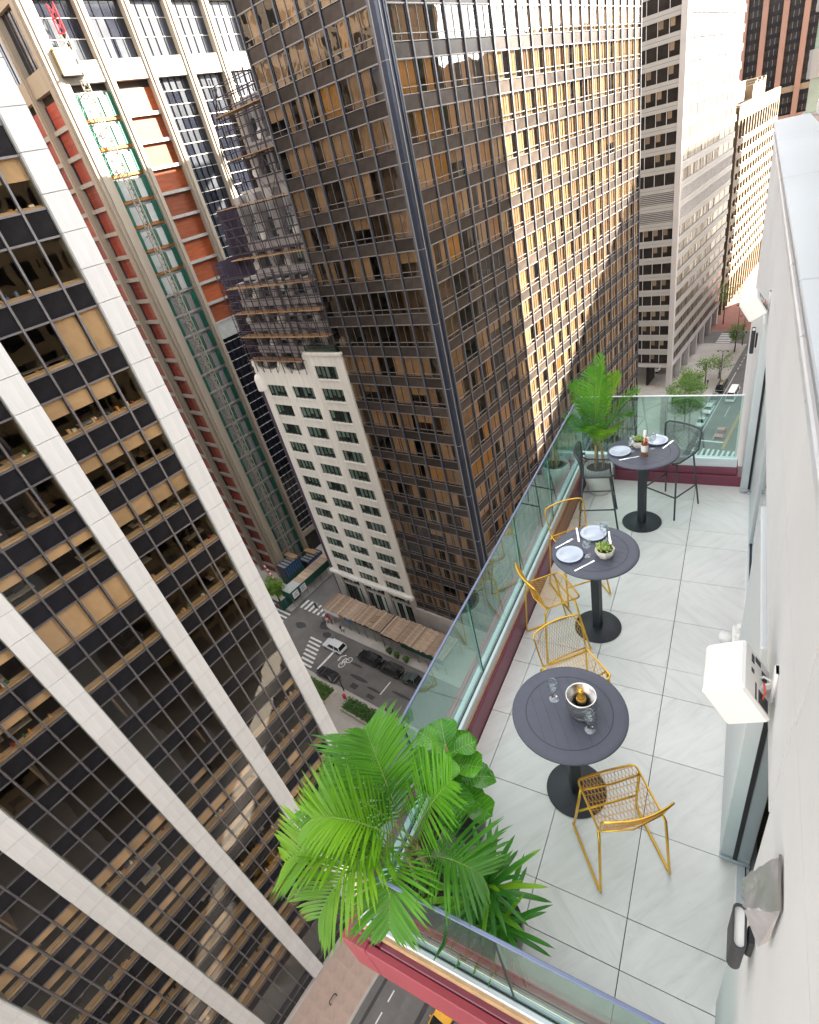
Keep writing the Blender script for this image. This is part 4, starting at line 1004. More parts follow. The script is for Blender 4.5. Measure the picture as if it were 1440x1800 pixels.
MB().box(4.5,13.3,-.18,-.1,2.5,3.5).obj('green_board','hoarding_green',s2)
for q in range(4): MB().bar((11.5,1+q*.5,3.75),(12.6,1.2+q*.5,3.8),.1).obj('loose_timber','scaffold_plank',s1)
g = shed('green-fronted sidewalk shed wrapping the renovation site corner', -83.0,-80.2,40.6,54.5,3.6,24)
MB().box(2.85,2.98,-.1,14,2.3,3.9).obj('green_fascia','hoarding_green',g); MB().box(-.1,2.9,-.2,-.08,2.3,3.9).obj('green_fascia','hoarding_green',g)
MB().box(.0,2.8,.0,3.2,3.72,3.76).obj('white_membrane','hoist_white',g)
for y, nm in ((.3,'sign_board'),(2.4,'sign_board')):
    sb_ = MB().box(3.0,3.06,y,y+1.5,2.1,3.6).obj(nm,'sign_white',g)
    for q in range(3): MB().box(3.062,3.07,y+.2,y+1.3-.3*(q % 2),2.5+q*.35,2.62+q*.35).obj('blue_line','office_blue' if y > 1 else 'street_grey',sb_)
hd = cthing('site_hoarding', 'dark green plywood hoarding at the renovation corner by the crosswalk', 'hoarding', -88.5, 38.6, GZ+.15)
for i in range(5): MB().box(i*1.3,i*1.3+1.27,0,.08,0,2.4).obj('board','hoarding_green',hd)
for i in range(4): MB().box(6.5,6.58,i*1.3-1.0+1.05,i*1.3+.24+1.05,0,2.4).obj('board','hoarding_green',hd)
MB().box(1.2,1.9,-.02,-.005,1.2,1.7).obj('notice','sign_white',hd); MB().box(4.2,4.9,-.02,-.005,1.2,1.7).obj('notice','sign_white',hd); MB().box(5.2,5.8,-.02,-.005,.9,1.7).obj('notice','sign_red',hd)
# site cabins, plywood and a red-white chute at the foot of the hoist
cabg = 'site containers at the hoist foot'
for i, (s,d,z,l) in enumerate(((-87.6,47.0,0,'lower dark blue site container by the hoist foot'),(-87.6,47.0,2.5,'upper dark blue site container stacked at the hoist foot'),(-87.2,52.5,0,'dark site container farther behind the hoist foot'))):
    t = cthing('site_container', l, 'container', s, d, GZ+.16+z, cabg); MB().bbox(-1.3,1.5,-2.3,2.3,0,2.4,.04).obj('shell',('hoarding_green','tower_corner','tower_corner')[i],t)
    for k in range(7): MB().box(1.5,1.54,-2.1+k*.62,-1.75+k*.62,.2,2.2).obj('corrugation','office_blue' if i else 'hoarding_green',t)
    for k in range(5): MB().box(-1.2,1.4,-2.0+k*.85,-1.5+k*.85,2.4,2.46).obj('roof_slat','street_grey',t)
for i, (s,d) in enumerate(((-88.2,48.6),(-88.0,53.5))):
    t = tag(MB().box(-1.8,1.8,-.6,.6,0,.2).obj('plywood_stack','scaffold_plank',None,city(s,d,GZ+(5.25 if i == 0 else 2.7)),-ST), 'tan plywood sheets lying on the %s container' % ('stacked blue','rear dark'), 'plywood', 'plywood sheets') if False else tag(MB().box(-1.8,1.8,-.6,.6,0,.2).obj('plywood_stack','scaffold_plank',None,city(s,d,GZ+(5.13 if i == 0 else 2.63)),-ST), ('tan plywood sheets lying on the stacked blue container','tan plywood sheets lying on the rear dark container')[i], 'plywood', 'plywood sheets')
ch = cthing('striped_barrier', 'slanting red and white striped barrier at the renovation corner', 'barrier', -93.5, 44.5, GZ+.15)
for k in range(14): MB().bar((k*.45,-k*.12,4.2-k*.28),(k*.45+.45,-k*.12-.12,3.92-k*.28),.35,.5).obj('stripe',('sign_red','sign_white')[k % 2],ch)
MB().tube([(0,0,0),(0,0,4.2)], .08, 6).obj('prop','street_grey',ch); MB().tube([(5.9,-1.55,0),(5.9,-1.55,.7)], .08, 6).obj('prop','street_grey',ch)
# ================================================================ STREET FURNITURE
def lamp(label, s, d, h=8, arm=1.2): 
    t = cthing('street_lamp', label, 'street lamp', s, d, GZ+.15, 'lamp posts'); MB().tube([(0,0,0),(0,0,.6),(0,0,h)], .09, 7, taper=[1.6,1.1,.8]).obj('post','street_black',t)
    for sg in (-1,1): MB().tube([(0,0,h-.2),(sg*arm*.5,0,h+.1),(sg*arm,0,h)], .05, 6).obj('arm','street_black',t); MB().bbox(sg*arm-.25,sg*arm+.25,-.15,.15,h-.2,h,.04).obj('lantern','street_black',t)
lamp('black lamp post on the avenue kerb above the black van',-28.6,158.5,9); lamp('black lamp post at the far corner beside the crosswalk',-28.6,186.5,9); lamp('thin lamp post on the brick corner under the trees',-33,203,7,.6)
sg = cthing('banner_stand', 'white and pink banner on a stand by the lamp post', 'banner', -29.6, 160.5, GZ+.15); MB().box(-.05,.05,-.05,.05,0,2.6).obj('pole','street_grey',sg); MB().box(-.03,.03,.05,1.2,.9,2.6).obj('panel','sign_white',sg); MB().box(.032,.04,.2,1.0,1.2,1.8).obj('print','cloth_red',sg)
tl = cthing('traffic_light', 'traffic signal pole at the corner of the near shed', 'traffic light', -71.4, 40.2, GZ+.15); MB().tube([(0,0,0),(0,0,5.2)], .09, 7).obj('pole','street_grey',tl)
for i in (0,1): MB().bbox(-.75+i*.4,-.45+i*.4,-.18,.18,3.6,4.7,.04).obj('signal_head','street_black',tl)
MB().tube([(0,0,5.1),(-1.2,0,5.6)], .05, 6).obj('arm','street_grey',tl)
for i, (s,d,l) in enumerate(((-56.4,30.0,'black sign post at the kerb by the first planter'),(-46.0,29.6,'black sign post with orange band by the long planter'),(-45.0,29.9,'black post nearest the balustrade beside the long planter'))):
    t = cthing('kerb_post', l, 'post', s, d, GZ+.15, 'kerb posts'); MB().tube([(0,0,0),(0,0,3.6)], .1, 7).obj('pole','street_black',t)
    MB().box(-.25,.25,-.03,.03,2.6,3.3).obj('plate',('street_black','office_orange','street_black')[i],t)
t = cthing('litter_bin', 'small red box on the plaza kerb between the planters', 'bin', -55.3, 29.0, GZ+.15); MB().lathe([(0,0),(.25,0),(.3,.8),(.27,.8),(0,.75)], 10).obj('tub','sign_red',t)
tag(MB().lathe([(0,0),(.45,0),(.45,.02),(.3,.025),(0,.02)], 16).obj('manhole_cover','asphalt_patch',None,city(-60,25,GZ+.17)), 'round dark cover set in the plaza paving', 'manhole')
# ================================================================ PEDESTRIANS
def person_mesh(name, top, legsm, pose=0):
    me = bpy.data.meshes.new(name); P_ = [(0,0,.95),(0,0,1.15),(0,0,1.4),(0,.0,1.5),(0,.02,1.6),(0,.02,1.72), (.19,0,1.4),(.25,.05+.1*pose,1.15),(.24,.16,.95),(-.19,0,1.4),(-.25,-.05-.1*pose,1.15),(-.24,.04-.12*pose,.93), (.09,0,.9),(.1,.14*pose,.5),(.1,.05*pose,.08),(.1,.2*pose+.12,.03),(-.09,0,.9),(-.1,-.06*pose,.5),(-.1,-.26*pose,.1),(-.1,-.16*pose+.06,.03)]
    E_ = [(0,1),(1,2),(2,3),(3,4),(4,5),(2,6),(6,7),(7,8),(2,9),(9,10),(10,11),(0,12),(12,13),(13,14),(14,15),(0,16),(16,17),(17,18),(18,19)]
    me.from_pydata(P_, E_, []); o = bpy.data.objects.new(name, me); C.objects.link(o); md = o.modifiers.new('s','SKIN')
    R_ = [.15,.15,.16,.055,.1,.085,.065,.05,.035,.065,.05,.035,.095,.07,.05,.035,.095,.07,.05,.035]
    for v, r in zip(me.skin_vertices[0].data, R_): v.radius = (r, r*.8)
    me.skin_vertices[0].data[0].use_root = True
    sb = o.modifiers.new('b','SUBSURF'); sb.levels = 1; dg = bpy.context.evaluated_depsgraph_get(); m2 = bpy.data.meshes.new_from_object(o.evaluated_get(dg)); bpy.data.objects.remove(o)
    for m in (top, legsm, 'skin', 'street_black'): m2.materials.append(M[m])
    for p in m2.polygons:
        z = p.center.z; p.material_index = 3 if z > 1.66 else 2 if z > 1.48 else (1 if z < .93 and abs(p.center.x) < .2 else 0); p.use_smooth = True
    return m2
PM = [person_mesh('person','cloth_dark','cloth_dark',.6), person_mesh('person','cloth_light','cloth_dark',1), person_mesh('person','cloth_red','cloth_dark',.8)]
for i, (s,d,k,a,l) in enumerate(((-70.2,40.3,1,.4,'person in a pale top at the shed corner by the traffic light'),(-69.3,40.4,2,2,'person in red beside the traffic light at the shed corner'),(-66.2,39.9,0,1.2,'person in dark clothes on the kerb above the white SUV'),(-65.5,39.9,1,4,'person in a pale top on the kerb next to the dark-clothed walker'),(-31.2,156.2,0,0,'person in dark clothes on the avenue pavement by the black van'),(-29.5,197,1,1,'person in a pale top on the far crosswalk, leftmost'),(-27.5,197.5,0,2,'person in dark clothes on the far crosswalk'),(-25.5,197,2,3,'person in red on the far crosswalk'),(-30.8,199.8,2,5,'person in red waiting on the brick corner'),(-83.5,36.0,0,1,'person in dark clothes near the far crosswalk stripes'))):
    tag(inst('person', PM[k], None, city(s,d,GZ+(.16 if not (i in (5,6,7,9)) else .012)), a), l, 'person', 'pedestrians')
# ================================================================ OUR BUILDING: WALL, COPING, ROOF
WX = .27
bw = thing('terrace_building', 'white rendered building with grey metal coping along the right side', 'building', (0,0,-66))
def bz(z): return z+66
vj = [1.24, 2.235, 3.035, 4.9, 6.7, 8.5, 10.2]; hj = [2.70]
# render panels between recessed joints (above door head z=2.1 ; full height nearer than y=1.27 and beyond y=6.9)
def panel(y0, y1, z0, z1): return MB().box(WX, WX+.2, y0+(.009 if abs(y0-1.24)<.04 else .002), y1-(.009 if abs(y1-1.24)<.04 else .002), bz(z0)+.002, bz(z1)-.002).obj('render_panel', 'wall_white', bw)
ys = [-6, -3, -.4] + vj + [11.9]
for i in range(len(ys)-1):
    panel(ys[i], ys[i+1], 2.7, 3.3)
    if ys[i] < 1.2: panel(ys[i], ys[i+1]+(.03 if i == 2 else 0), -1, 2.7)
    elif ys[i] >= 6.7: panel(ys[i], ys[i+1], -4, 2.7)
    else: panel(ys[i]+(.03 if ys[i] < 1.3 else 0), ys[i+1], 2.12, 2.7)
MB().box(WX+.03, WX+.5, -6, 11.88, bz(2.14), bz(3.29)).obj('wall_core', 'wall_joint', bw)
MB().box(WX+.03, WX+.5, -6, 1.24, bz(-66), bz(2.14)).box(WX+.03, WX+.5, 6.95, 11.88, bz(-66), bz(2.14)).obj('wall_core', 'wall_joint', bw)
MB().box(WX+.02, 14, 11.6, 11.86, bz(-66), bz(3.28)).obj('end_wall', 'wall_white', bw)
MB().box(WX+.05, WX+12, -6, 11.5, bz(-66), bz(-.3)).obj('body', 'wall_white', bw)
# drip edge, coping, upstand, roof
MB().bbox(WX-.03, WX+.06, -6, 11.93, bz(3.3), bz(3.36), .008).obj('drip_edge', 'alu_white', bw)
MB().box(WX-.005, WX+.05, -6, 11.92, bz(3.36), bz(3.46)).obj('coping_shadow_gap', 'rust_line', bw)
for i in range(6): MB().bbox(WX-.04, WX+.44, -6+i*3.0, -6+i*3.0+2.99, bz(3.46), bz(3.5), .006).obj('coping_sheet', 'coping', bw)
MB().box(WX+.44, WX+.52, -6, 11.95, bz(3.36), bz(3.47)).obj('rust_channel', 'rust_line', bw)
MB().box(WX+.52, WX+.95, -6, 11.95, bz(3.42), bz(3.48)).obj('inner_coping', 'coping', bw)
MB().box(WX+.95, WX+1.0, -6, 12.0, bz(3.5), bz(3.72)).obj('upstand', 'alu_grey', bw)
MB().box(WX+1.0, WX+12, -6, 12.6, bz(3.1), bz(3.62)).obj('roof_deck', 'roof_grey', bw)
MB().box(WX+.52, WX+3.5, 11.6, 12.2, bz(3.48), bz(3.64)).obj('roof_kerb', 'alu_white', bw)
# room behind the doors
MB().box(.46, 6, 1.27, 6.9, bz(-.3), bz(-.02)).box(5.9, 6, 1.27, 6.9, bz(0), bz(2.3)).box(.5, 6, 1.27, 6.9, bz(2.16), bz(2.3)).box(.5,6,1.2,1.27,bz(0),bz(2.2)).obj('room', 'office_wall', bw)
# ================================================================ TERRACE FLOOR
tf = MB().box(-1.62, .46, .62, 6.75, -.35, -.022).obj('terrace_floor', 'joint_black'); struct(tf)
TY = [6.335, 5.70, 5.4, 4.795, 4.183, 3.582, 3.275, 2.675, 2.08, 1.49, 1.2]
TY = [6.75] + TY + [.75]
TX = [-1.61, -1.437, -.845, -.243, .355]
tmesh = {}
for i in range(len(TX)-1):
    for j in range(len(TY)-1):
        x0, x1, y0, y1 = TX[i]+.0025, TX[i+1]-.0025, TY[j+1]+.0025, TY[j]-.0025
        dz = U(-.0012,.0012)
        o = MB().bbox(-(x1-x0)/2, (x1-x0)/2, -(y1-y0)/2, (y1-y0)/2, -.02, 0, .0012).obj('tile', random.choice(('tile','tile_turned')), tf, ((x0+x1)/2, (y0+y1)/2, dz))
# ================================================================ DOOR LINE
dr = thing('folding_doors', 'grey framed glass folding doors along the right edge of the terrace', 'door', (.35, 2.08, 0))
MB().box(-.0, .11, -.8, 4.6, -.02, .012).obj('floor_track', 'alu_white', dr)
MB().box(.045, .05, -.8, 4.6, .012, .02).box(.07, .075, -.8, 4.6, .012, .02).obj('track_groove', 'gasket', dr)
def stack(y0, y1, x0, x1, n='door_leaf'):
    l = MB().bbox(x0-.35, x1-.35, y0-2.08, y1-2.08, .02, 2.1, .006).obj(n, 'panel_grey', dr)
    MB().box((x0+x1)/2-.35-.012, (x0+x1)/2-.35+.012, y0-2.08-.012, y0-2.08-.001, .02, 2.1).obj('gasket', 'gasket', l)
    MB().box((x0+x1)/2-.35+.015, x1-.355, y0-2.084, y0-2.0805, .08, 2.1).obj('edge_glass', 'alu_grey', l)
    MB().bbox(x0-.352, x1-.348, y0-2.1, y0-2.06, .02, .055, .004).obj('foot_shoe', 'alu_grey', l)
    return l
stack(2.08, 3.25, .245, .42); stack(5.5, 6.5, .36, .47); stack(6.57, 6.9, .25, .43)
for y, xa in ((6.55,-.02), (5.47,.03)):
    for x in (xa, xa+.07): MB().box(x, x+.03, y-2.08-.03, y-2.08, .0, .05).obj('hinge', 'alu_grey', dr)
MB().quad((.03,1.2,.03),(.03,3.4,.03),(.03,3.4,2.1),(.03,1.2,2.1)).obj('door_glass', 'door_glass', dr)
MB().box(.02,.04,1.2,3.4,.02,.06).obj('bottom_rail','gasket',dr)
# ================================================================ BURGUNDY EDGE KERB AND SLAB FACE
kb = thing('terrace_kerb', 'burgundy painted kerb running round the three open sides of the terrace', 'kerb', (-1.7, 3.7, 0))
def K(x0,x1,y0,y1,z0,z1,name,mat): return MB().bbox(x0+1.7, x1+1.7, y0-3.7, y1-3.7, z0, z1, .006).obj(name, mat, kb)
K(-1.84,-1.615,.66,6.9,-.12,.25,'kerb_side','burgundy')
K(-1.615,.26,6.69,6.95,-.12,.15,'kerb_end','burgundy'); K(-1.65,.2,6.72,6.95,.15,.25,'kerb_end','burgundy')
K(-1.615,.26,.655,.84,-.12,.2,'kerb_near','burgundy')
K(-1.90,-1.70,.60,7.05,-.28,.19,'slab_face','burgundy_red'); K(-1.70,.26,.60,.652,-.28,.19,'slab_face','burgundy_red')
MB().box(-.15, 1.96, -3.0, 3.2, -.5, -.36).obj('slab', 'wall_white', kb)
# ================================================================ GLASS BALUSTRADE
gb = thing('glass_balustrade', 'frameless green-tinted glass balustrade around the terrace', 'balustrade', (-1.72, 3.7, .245))
def B(x0,x1,y0,y1,z0,z1): return (x0+1.72, x1+1.72, y0-3.7, y1-3.7, z0-.245, z1-.245)
GX, GYF, GYN = -1.70, 6.79, .752
for nm, a in (('base_channel', (GX-.06,GX-.013,.71,6.87,.25,.35)), ('base_channel', (GX+.013,GX+.045,.79,6.74,.25,.35)), ('base_channel', (GX-.06,.19,GYF+.013,GYF+.06,.25,.35)), ('base_channel', (GX+.045,.19,GYF-.05,GYF-.013,.25,.37)), ('base_channel', (GX-.06,.26,GYN-.045,GYN-.013,.2,.34)), ('base_channel', (GX+.05,.26,GYN+.013,GYN+.05,.2,.34))):
    MB().bbox(*B(*a), .005).obj(nm, 'alu_white', gb)
for a in ((GX+.046,GX+.058,.79,6.7,.252,.268),(GX-.06,.26,GYN-.062,GYN-.046,.2,.3)): MB().box(*B(*a)).obj('timber_packer', 'wood_pack', gb)
for a in ((GX-.013,GX+.013,.76,6.79,.3,.345),(GX,.19,GYF-.013,GYF+.013,.3,.352),(GX,.26,GYN-.013,GYN+.013,.3,.335)): MB().box(*B(*a)).obj('seal', 'gasket', gb)
def pane_(x0,x1,y0,y1,z0,z1):
    o = MB().box(*B(x0,x1,y0,y1,z0,z1)).obj('glass_panel', 'rail_glass', gb)
    if x1-x0 < .05:
        for y in (y0, y1): MB().box(*B(x0-.0005,x1+.0005,y-.001,y+.001,z0,z1)).obj('panel_edge', 'glass_edge', o)
    else:
        for x in (x0, x1): MB().box(*B(x-.001,x+.001,y0-.0005,y1+.0005,z0,z1)).obj('panel_edge', 'glass_edge', o)
GT = 1.235
for y0, y1 in ((.78,1.62),(1.63,2.8),(2.81,3.99),(4.0,5.2),(5.21,6.78)): pane_(GX-.0085,GX+.0085,y0,y1,.34,GT)
for x0, x1 in ((GX+.02,-.64),(-.63,.17)): pane_(x0,x1,GYF-.0085,GYF+.0085,.345,1.2)
for x0, x1 in ((GX+.02,-.72),(-.71,.26)): pane_(x0,x1,GYN-.0085,GYN+.0085,.33,1.2)
MB().bbox(*B(GX-.010,GX+.010,.735,6.79,GT,GT+.014),.003).obj('top_rail','rail_blue',gb)
MB().bbox(*B(GX+.010,.26,GYN-.010,GYN+.010,1.2,1.214),.003).obj('top_rail','rail_blue',gb)
MB().bbox(*B(GX,.18,GYF-.01,GYF+.01,1.2,1.212),.003).obj('top_rail','alu_white',gb)
for y in (1.625,2.805,3.995,5.205): MB().box(*B(GX-.013,GX+.013,y-.004,y+.004,.34,GT)).obj('joint_seal','gasket',gb)
MB().box(*B(-.719,-.711,GYN-.013,GYN+.013,.33,1.2)).obj('joint_seal','gasket',gb); MB().box(*B(-.639,-.631,GYF-.013,GYF+.013,.34,1.2)).obj('joint_seal','alu_grey',gb)
# ================================================================ BAR TABLES
def table_mesh():
    top = MB().lathe([(0,.975),(.36,.975),(.378,.98),(.383,.988),(.383,.996),(.378,1.0),(.345,1.0)], 64)
    gr = MB()
    # inlaid disc of slats inside a ring groove
    top.lathe([(.345,1.0),(.29,1.0)], 64); gr.lathe([(.29,.9985),(.284,.9985),(.0,.9985)], 64)
    col = MB().bbox(-.04,.04,-.04,.04,.012,.975,.006); pl = MB().bbox(-.16,.16,-.16,.16,.962,.975,.003)
    base = MB().lathe([(0,.012),(0,0),(.222,0),(.225,.004),(.225,.01),(.221,.013),(0,.013)], 48)
    return top, gr, col, pl, base
tp, gr, cl, pl, bs = table_mesh()
TM = [('table_top', tp.mesh('table_top','table_grey')), ('groove', gr.mesh('groove','table_groove')), ('column', cl.mesh('column','base_black')), ('top_plate', pl.mesh('top_plate','base_black')), ('base_plate', bs.mesh('base_plate','base_black'))]
slats = []
for k in range(8):
    x0 = -.283+k*.0708; x1 = x0+.0685
    pts = []
    n = 7; R = .2835
    ups = [(x0+(x1-x0)*i/n, math.sqrt(max(0,R*R-(x0+(x1-x0)*i/n)**2))) for i in range(n+1)]
    pts = ups + [(x, -y) for x, y in reversed(ups)]
    slats.append(MB().prism([(p[0],p[1]) for p in pts][::-1], .985, .9995).mesh('slat','table_grey'))
TAB = [((-.735,2.205),'nearest round slate-grey bar table, with the steel wine bucket on it',.55),((-.92,3.925),'middle round slate-grey bar table, set with two plates',1.35),((-.77,5.765),'farthest round slate-grey bar table, with the rosé bottle on it',1.2)]
for (x,y), lab, rz in TAB:
    t = thing('bar_table', lab.replace('é','e'), 'table', (x,y,0), rz, 'round bar tables')
    for n, m in TM: o = inst(n, m, t)
    for m in slats: inst('slat', m, t)
    t.children[2].rotation_euler = (0,0,-rz+.1)
TOPZ = 1.0
# ================================================================ GOLD WIRE CHAIRS  (front = +y)
def gold_chair(label, x, y, fx, fy):
    t = thing('wire_chair', label, 'chair', (x,y,0), math.atan2(-fx, fy), 'gold wire bar chairs'); return t
SH, W2, DF, DB = .70, .20, .17, -.17
BT, BY, BW = .30, -.085, .215          # back height, rake, half width at top
def arc(p, q, c, n=5):
    """quadratic corner"""
    p, q, c = Vector(p), Vector(q), Vector(c); return [(p*(1-t)**2+c*2*t*(1-t)+q*t*t) for t in [i/n for i in range(n+1)]]
def seatz(x, y): return SH-.022*(1-(x/W2)**2)*(1-((y)/.2)**2)
def backpt(u, v):   # u -1..1 across, v 0..1 up
    hw = W2+(BW-W2)*v
    return Vector((u*hw, DB+BY*v-.045*(1-u*u)*(.3+.7*v), SH+.005+BT*v-.02*(1-v)*(1-u*u)))
fr = MB()
rim = arc((-W2,DF-.04,SH),(-W2+.04,DF,SH),(-W2,DF,SH)) + [Vector((0,DF+.012,SH-.012))] + arc((W2-.04,DF,SH),(W2,DF-.04,SH),(W2,DF,SH))
rim = rim + [Vector((W2,0,SH)), Vector((W2,DB+.03,SH+.002))] + [backpt(1,v) for v in (.06,.2,.4,.6,.8,.9)] + [backpt(u,1)+Vector((0,0,-.012*abs(u)**6)) for u in (.93,.7,.35,0,-.35,-.7,-.93)] + [backpt(-1,v) for v in (.9,.8,.6,.4,.2,.06)] + [Vector((-W2,DB+.03,SH+.002)), Vector((-W2,0,SH))]
fr.tube(rim, .0075, 8, closed=True)
sup = MB(); sup.tube([(-W2,.1,SH-.01),(0,.1,SH-.035),(W2,.1,SH-.01)], .007, 8); sup.tube([(-W2,DB,SH),(0,DB-.03,SH-.018),(W2,DB,SH)], .006, 8)
legs = []
for s in (-1, 1):
    F_, B_ = (s*.243,.225,.011), (s*.243,-.235,.011)
    p = [Vector((s*W2,.11,SH-.008)), Vector((s*.225,.19,.2)), Vector((s*.238,.215,.05))] + arc((s*.241,.222,.035),(s*.243,.19,.011),F_,4) + [Vector((s*.243,0,.011))] + arc((s*.243,-.2,.011),(s*.241,-.232,.035),B_,4) + [Vector((s*.238,-.23,.06)), Vector((s*.212,DB-.02,SH-.05)), Vector((s*W2,DB+.02,SH-.004))]
    legs.append(MB().tube(p, .0095, 8).mesh('sled_leg','gold_wire'))
foot = MB().tube([(-.222,.185,.26),(.222,.185,.26)], .009, 8).mesh('footrest','gold_wire')
frm, supm = fr.mesh('rim','gold_wire'), sup.mesh('cross_bar','gold_wire')
sw, bwm = MB(), MB()
def edge_x(y):
    return W2 if y < DF-.05 else W2-.03
for k in range(-9, 10):          # two slanted families of seat wires
    for sg in (-1, 1):
        pts = []
        for i in range(9):
            y = DB+(DF-DB)*i/8; x = k*.024+sg*(y-0)*.33
            if abs(x) <= W2-.004: pts.append((x, y, seatz(x,y)+(.0015*sg)))
        if len(pts) > 2: sw.tube(pts, .0017, 4)
for k in range(-9, 10):
    for sg in (-1, 1):
        pts = []
        for i in range(8):
            v = i/7; u = k*.108+sg*(v-.5)*.62
            if abs(u) <= .985: pts.append(backpt(u, v))
        if len(pts) > 2: bwm.tube(pts, .0017, 4)
for y in [DB+.03+.05*i for i in range(7)]: sw.tube([(x, y, seatz(x,y)-.003) for x in (-W2+.002,-.12,0,.12,W2-.002)], .0017, 4)
swm, bkm = sw.mesh('seat_wires','gold_wire'), bwm.mesh('back_wires','gold_wire')
for lab, x, y, fx, fy in (('gold wire chair in front of the nearest table, its curved back to the viewer',-.365,1.895,-.585,.81),
                          ('gold wire chair tucked under the far side of the nearest table',-.83,2.775,.729,-.682),
                          ('gold wire chair turned sideways at the near-left of the middle table',-1.25,3.64,.744,.668),
                          ('gold wire chair behind the middle table, only its tall back clear',-1.215,4.42,.644,-.765)):
    t = gold_chair(lab, x, y, fx, fy)
    for n, m in (('rim',frm),('cross_bar',supm),('footrest',foot),('sled_leg',legs[0]),('sled_leg',legs[1])): inst(n, m, t)
    for n, m in (('seat_wires',swm),('back_wires',bkm)): stuff(inst(n, m, t))
# ================================================================ DARK MESH STOOLS
SZ = .76
def stool_parts():
    # shell: seat running up into a wrap-around back, with open mesh modelled as fine wires
    def shell(u, v):      # u -1..1 across ; v 0 front .. 1 back edge of seat .. 2 top of back
        if v <= 1: return Vector((u*(.2+.02*v), .2-.36*v, SZ-.03*(1-u*u)*math.sin(v*2.2)+.02*u*u*v))
        w = v-1; return Vector((u*(.22+.012*w), -.16-.09*w+.07*u*u*w-.0*w, SZ+.02*u*u+.27*w+.02*math.sin(w*3)*(1-u*u)))
    rimp = [shell(u,0) for u in (-.8,-.4,0,.4,.8)] + [shell(1,v) for v in (.15,.5,.85,1.1,1.4,1.7,1.88)] + [shell(u,2) for u in (.85,.45,0,-.45,-.85)] + [shell(-1,v) for v in (1.88,1.7,1.4,1.1,.85,.5,.15)]
    rim = MB().tube(rimp, .011, 8, closed=True)
    net = MB()
    for i in range(-14, 15): net.tube([shell(i/14.5, v*.125) for v in range(1,16)], .0021, 4)
    for j in range(1, 42): net.tube([shell(u, j*2/42) for u in (-.98,-.6,-.2,.2,.6,.98)], .0021, 4)
    return rim, net
rim_, net_ = stool_parts()
rm, nm = rim_.mesh('rim','mesh_grey'), net_.mesh('wire_mesh','mesh_grey')
lg = [MB().tube([(sx*.17,sy*.15,SZ-.03),(sx*.23,sy*.23,.0)], .0105, 8).mesh('leg','mesh_grey') for sx in (-1,1) for sy in (-1,1)]
fr_ = MB().tube([(-.208,.2,.3),(.208,.2,.3)], .009, 8).mesh('footrest','mesh_grey')
si = [MB().tube([(sx*.208,.2,.3),(sx*.208,-.2,.3)], .009, 8).mesh('side_stretcher','mesh_grey') for sx in (-1,1)]
for lab, x, y, fx, fy in (('charcoal mesh bar stool by the glass left of the farthest table',-1.28,5.72,.97,.2),('charcoal mesh bar stool at the right of the farthest table',-.50,6.17,-.5,-.86)):
    t = thing('bar_stool', lab, 'stool', (x,y,0), math.atan2(-fx, fy), 'charcoal mesh bar stools')
    inst('rim', rm, t); stuff(inst('wire_mesh', nm, t))
    for m in lg: inst('leg', m, t)
    inst('footrest', fr_, t)
    for m in si: inst('side_stretcher', m, t)
# ================================================================ TABLEWARE
plate = MB().lathe([(0,.006),(.075,.006),(.085,.012),(.118,.02),(.121,.022),(.118,.024),(.085,.017),(.073,.011),(0,.011)], 40).mesh('plate','porcelain')
rimr = MB().lathe([(.112,.0035),(.1195,.0185),(.122,.0225)], 40).mesh('rim','porcelain_rim')
def put_plate(x, y, lab):
    t = inst('dinner_plate', plate, None, (x,y,TOPZ)); tag(t, lab, 'plate', 'blue-grey plates'); inst('under_rim', rimr, t); return t
def knife(): 
    mb = MB(); mb.slab([(-.105,0),(.0,0),(.0,.004),(-.105,.004)], -.008, .008); mb.slab([(0,.001),(.09,.001),(.115,.001),(.115,.003),(0,.003)], -.009, .008); return mb.mesh('knife','steel')
def forkm():
    mb = MB(); mb.slab([(-.1,0),(.03,0),(.03,.004),(-.1,.004)], -.007, .007); mb.slab([(.03,.002),(.06,.001),(.06,.004),(.03,.005)], -.012, .012)
    for y in (-.0105,-.0035,.0035,.0105): mb.slab([(.06,.001),(.105,.006),(.105,.008),(.06,.004)], y-.0017, y+.0017)
    return mb.mesh('fork','steel')
KN, FK = knife(), forkm()
def put(me, name, x, y, ang, lab, cat, z=TOPZ+.001, grp='cutlery on the tables'): return tag(inst(name, me, None, (x,y,z), ang), lab, cat, grp)
def wineglass(name='wine_glass', h=1.0, flute=False):
    bowl = [(.006,.085),(.02,.092),(.034,.11),(.04,.135),(.038,.16),(.031,.19),(.0295,.192),(.036,.16),(.038,.135),(.032,.112),(.018,.094),(0,.09)]
    return MB().lathe(bowl, 24), MB().lathe([(0,.004),(.034,.002),(.036,.0),(.036,.0025),(.03,.005),(.006,.01),(.0045,.02),(.004,.06),(.006,.085)], 24)
gb_, gs_ = wineglass(); GB, GS = gb_.mesh('bowl','clear_glass'), gs_.mesh('stem','clear_glass')
def put_glass(x, y, lab):
    t = thing('wine_glass', lab, 'wine glass', (x,y,TOPZ), 0, 'clear stemmed wine glasses'); inst('bowl', GB, t); inst('stem', GS, t); return t
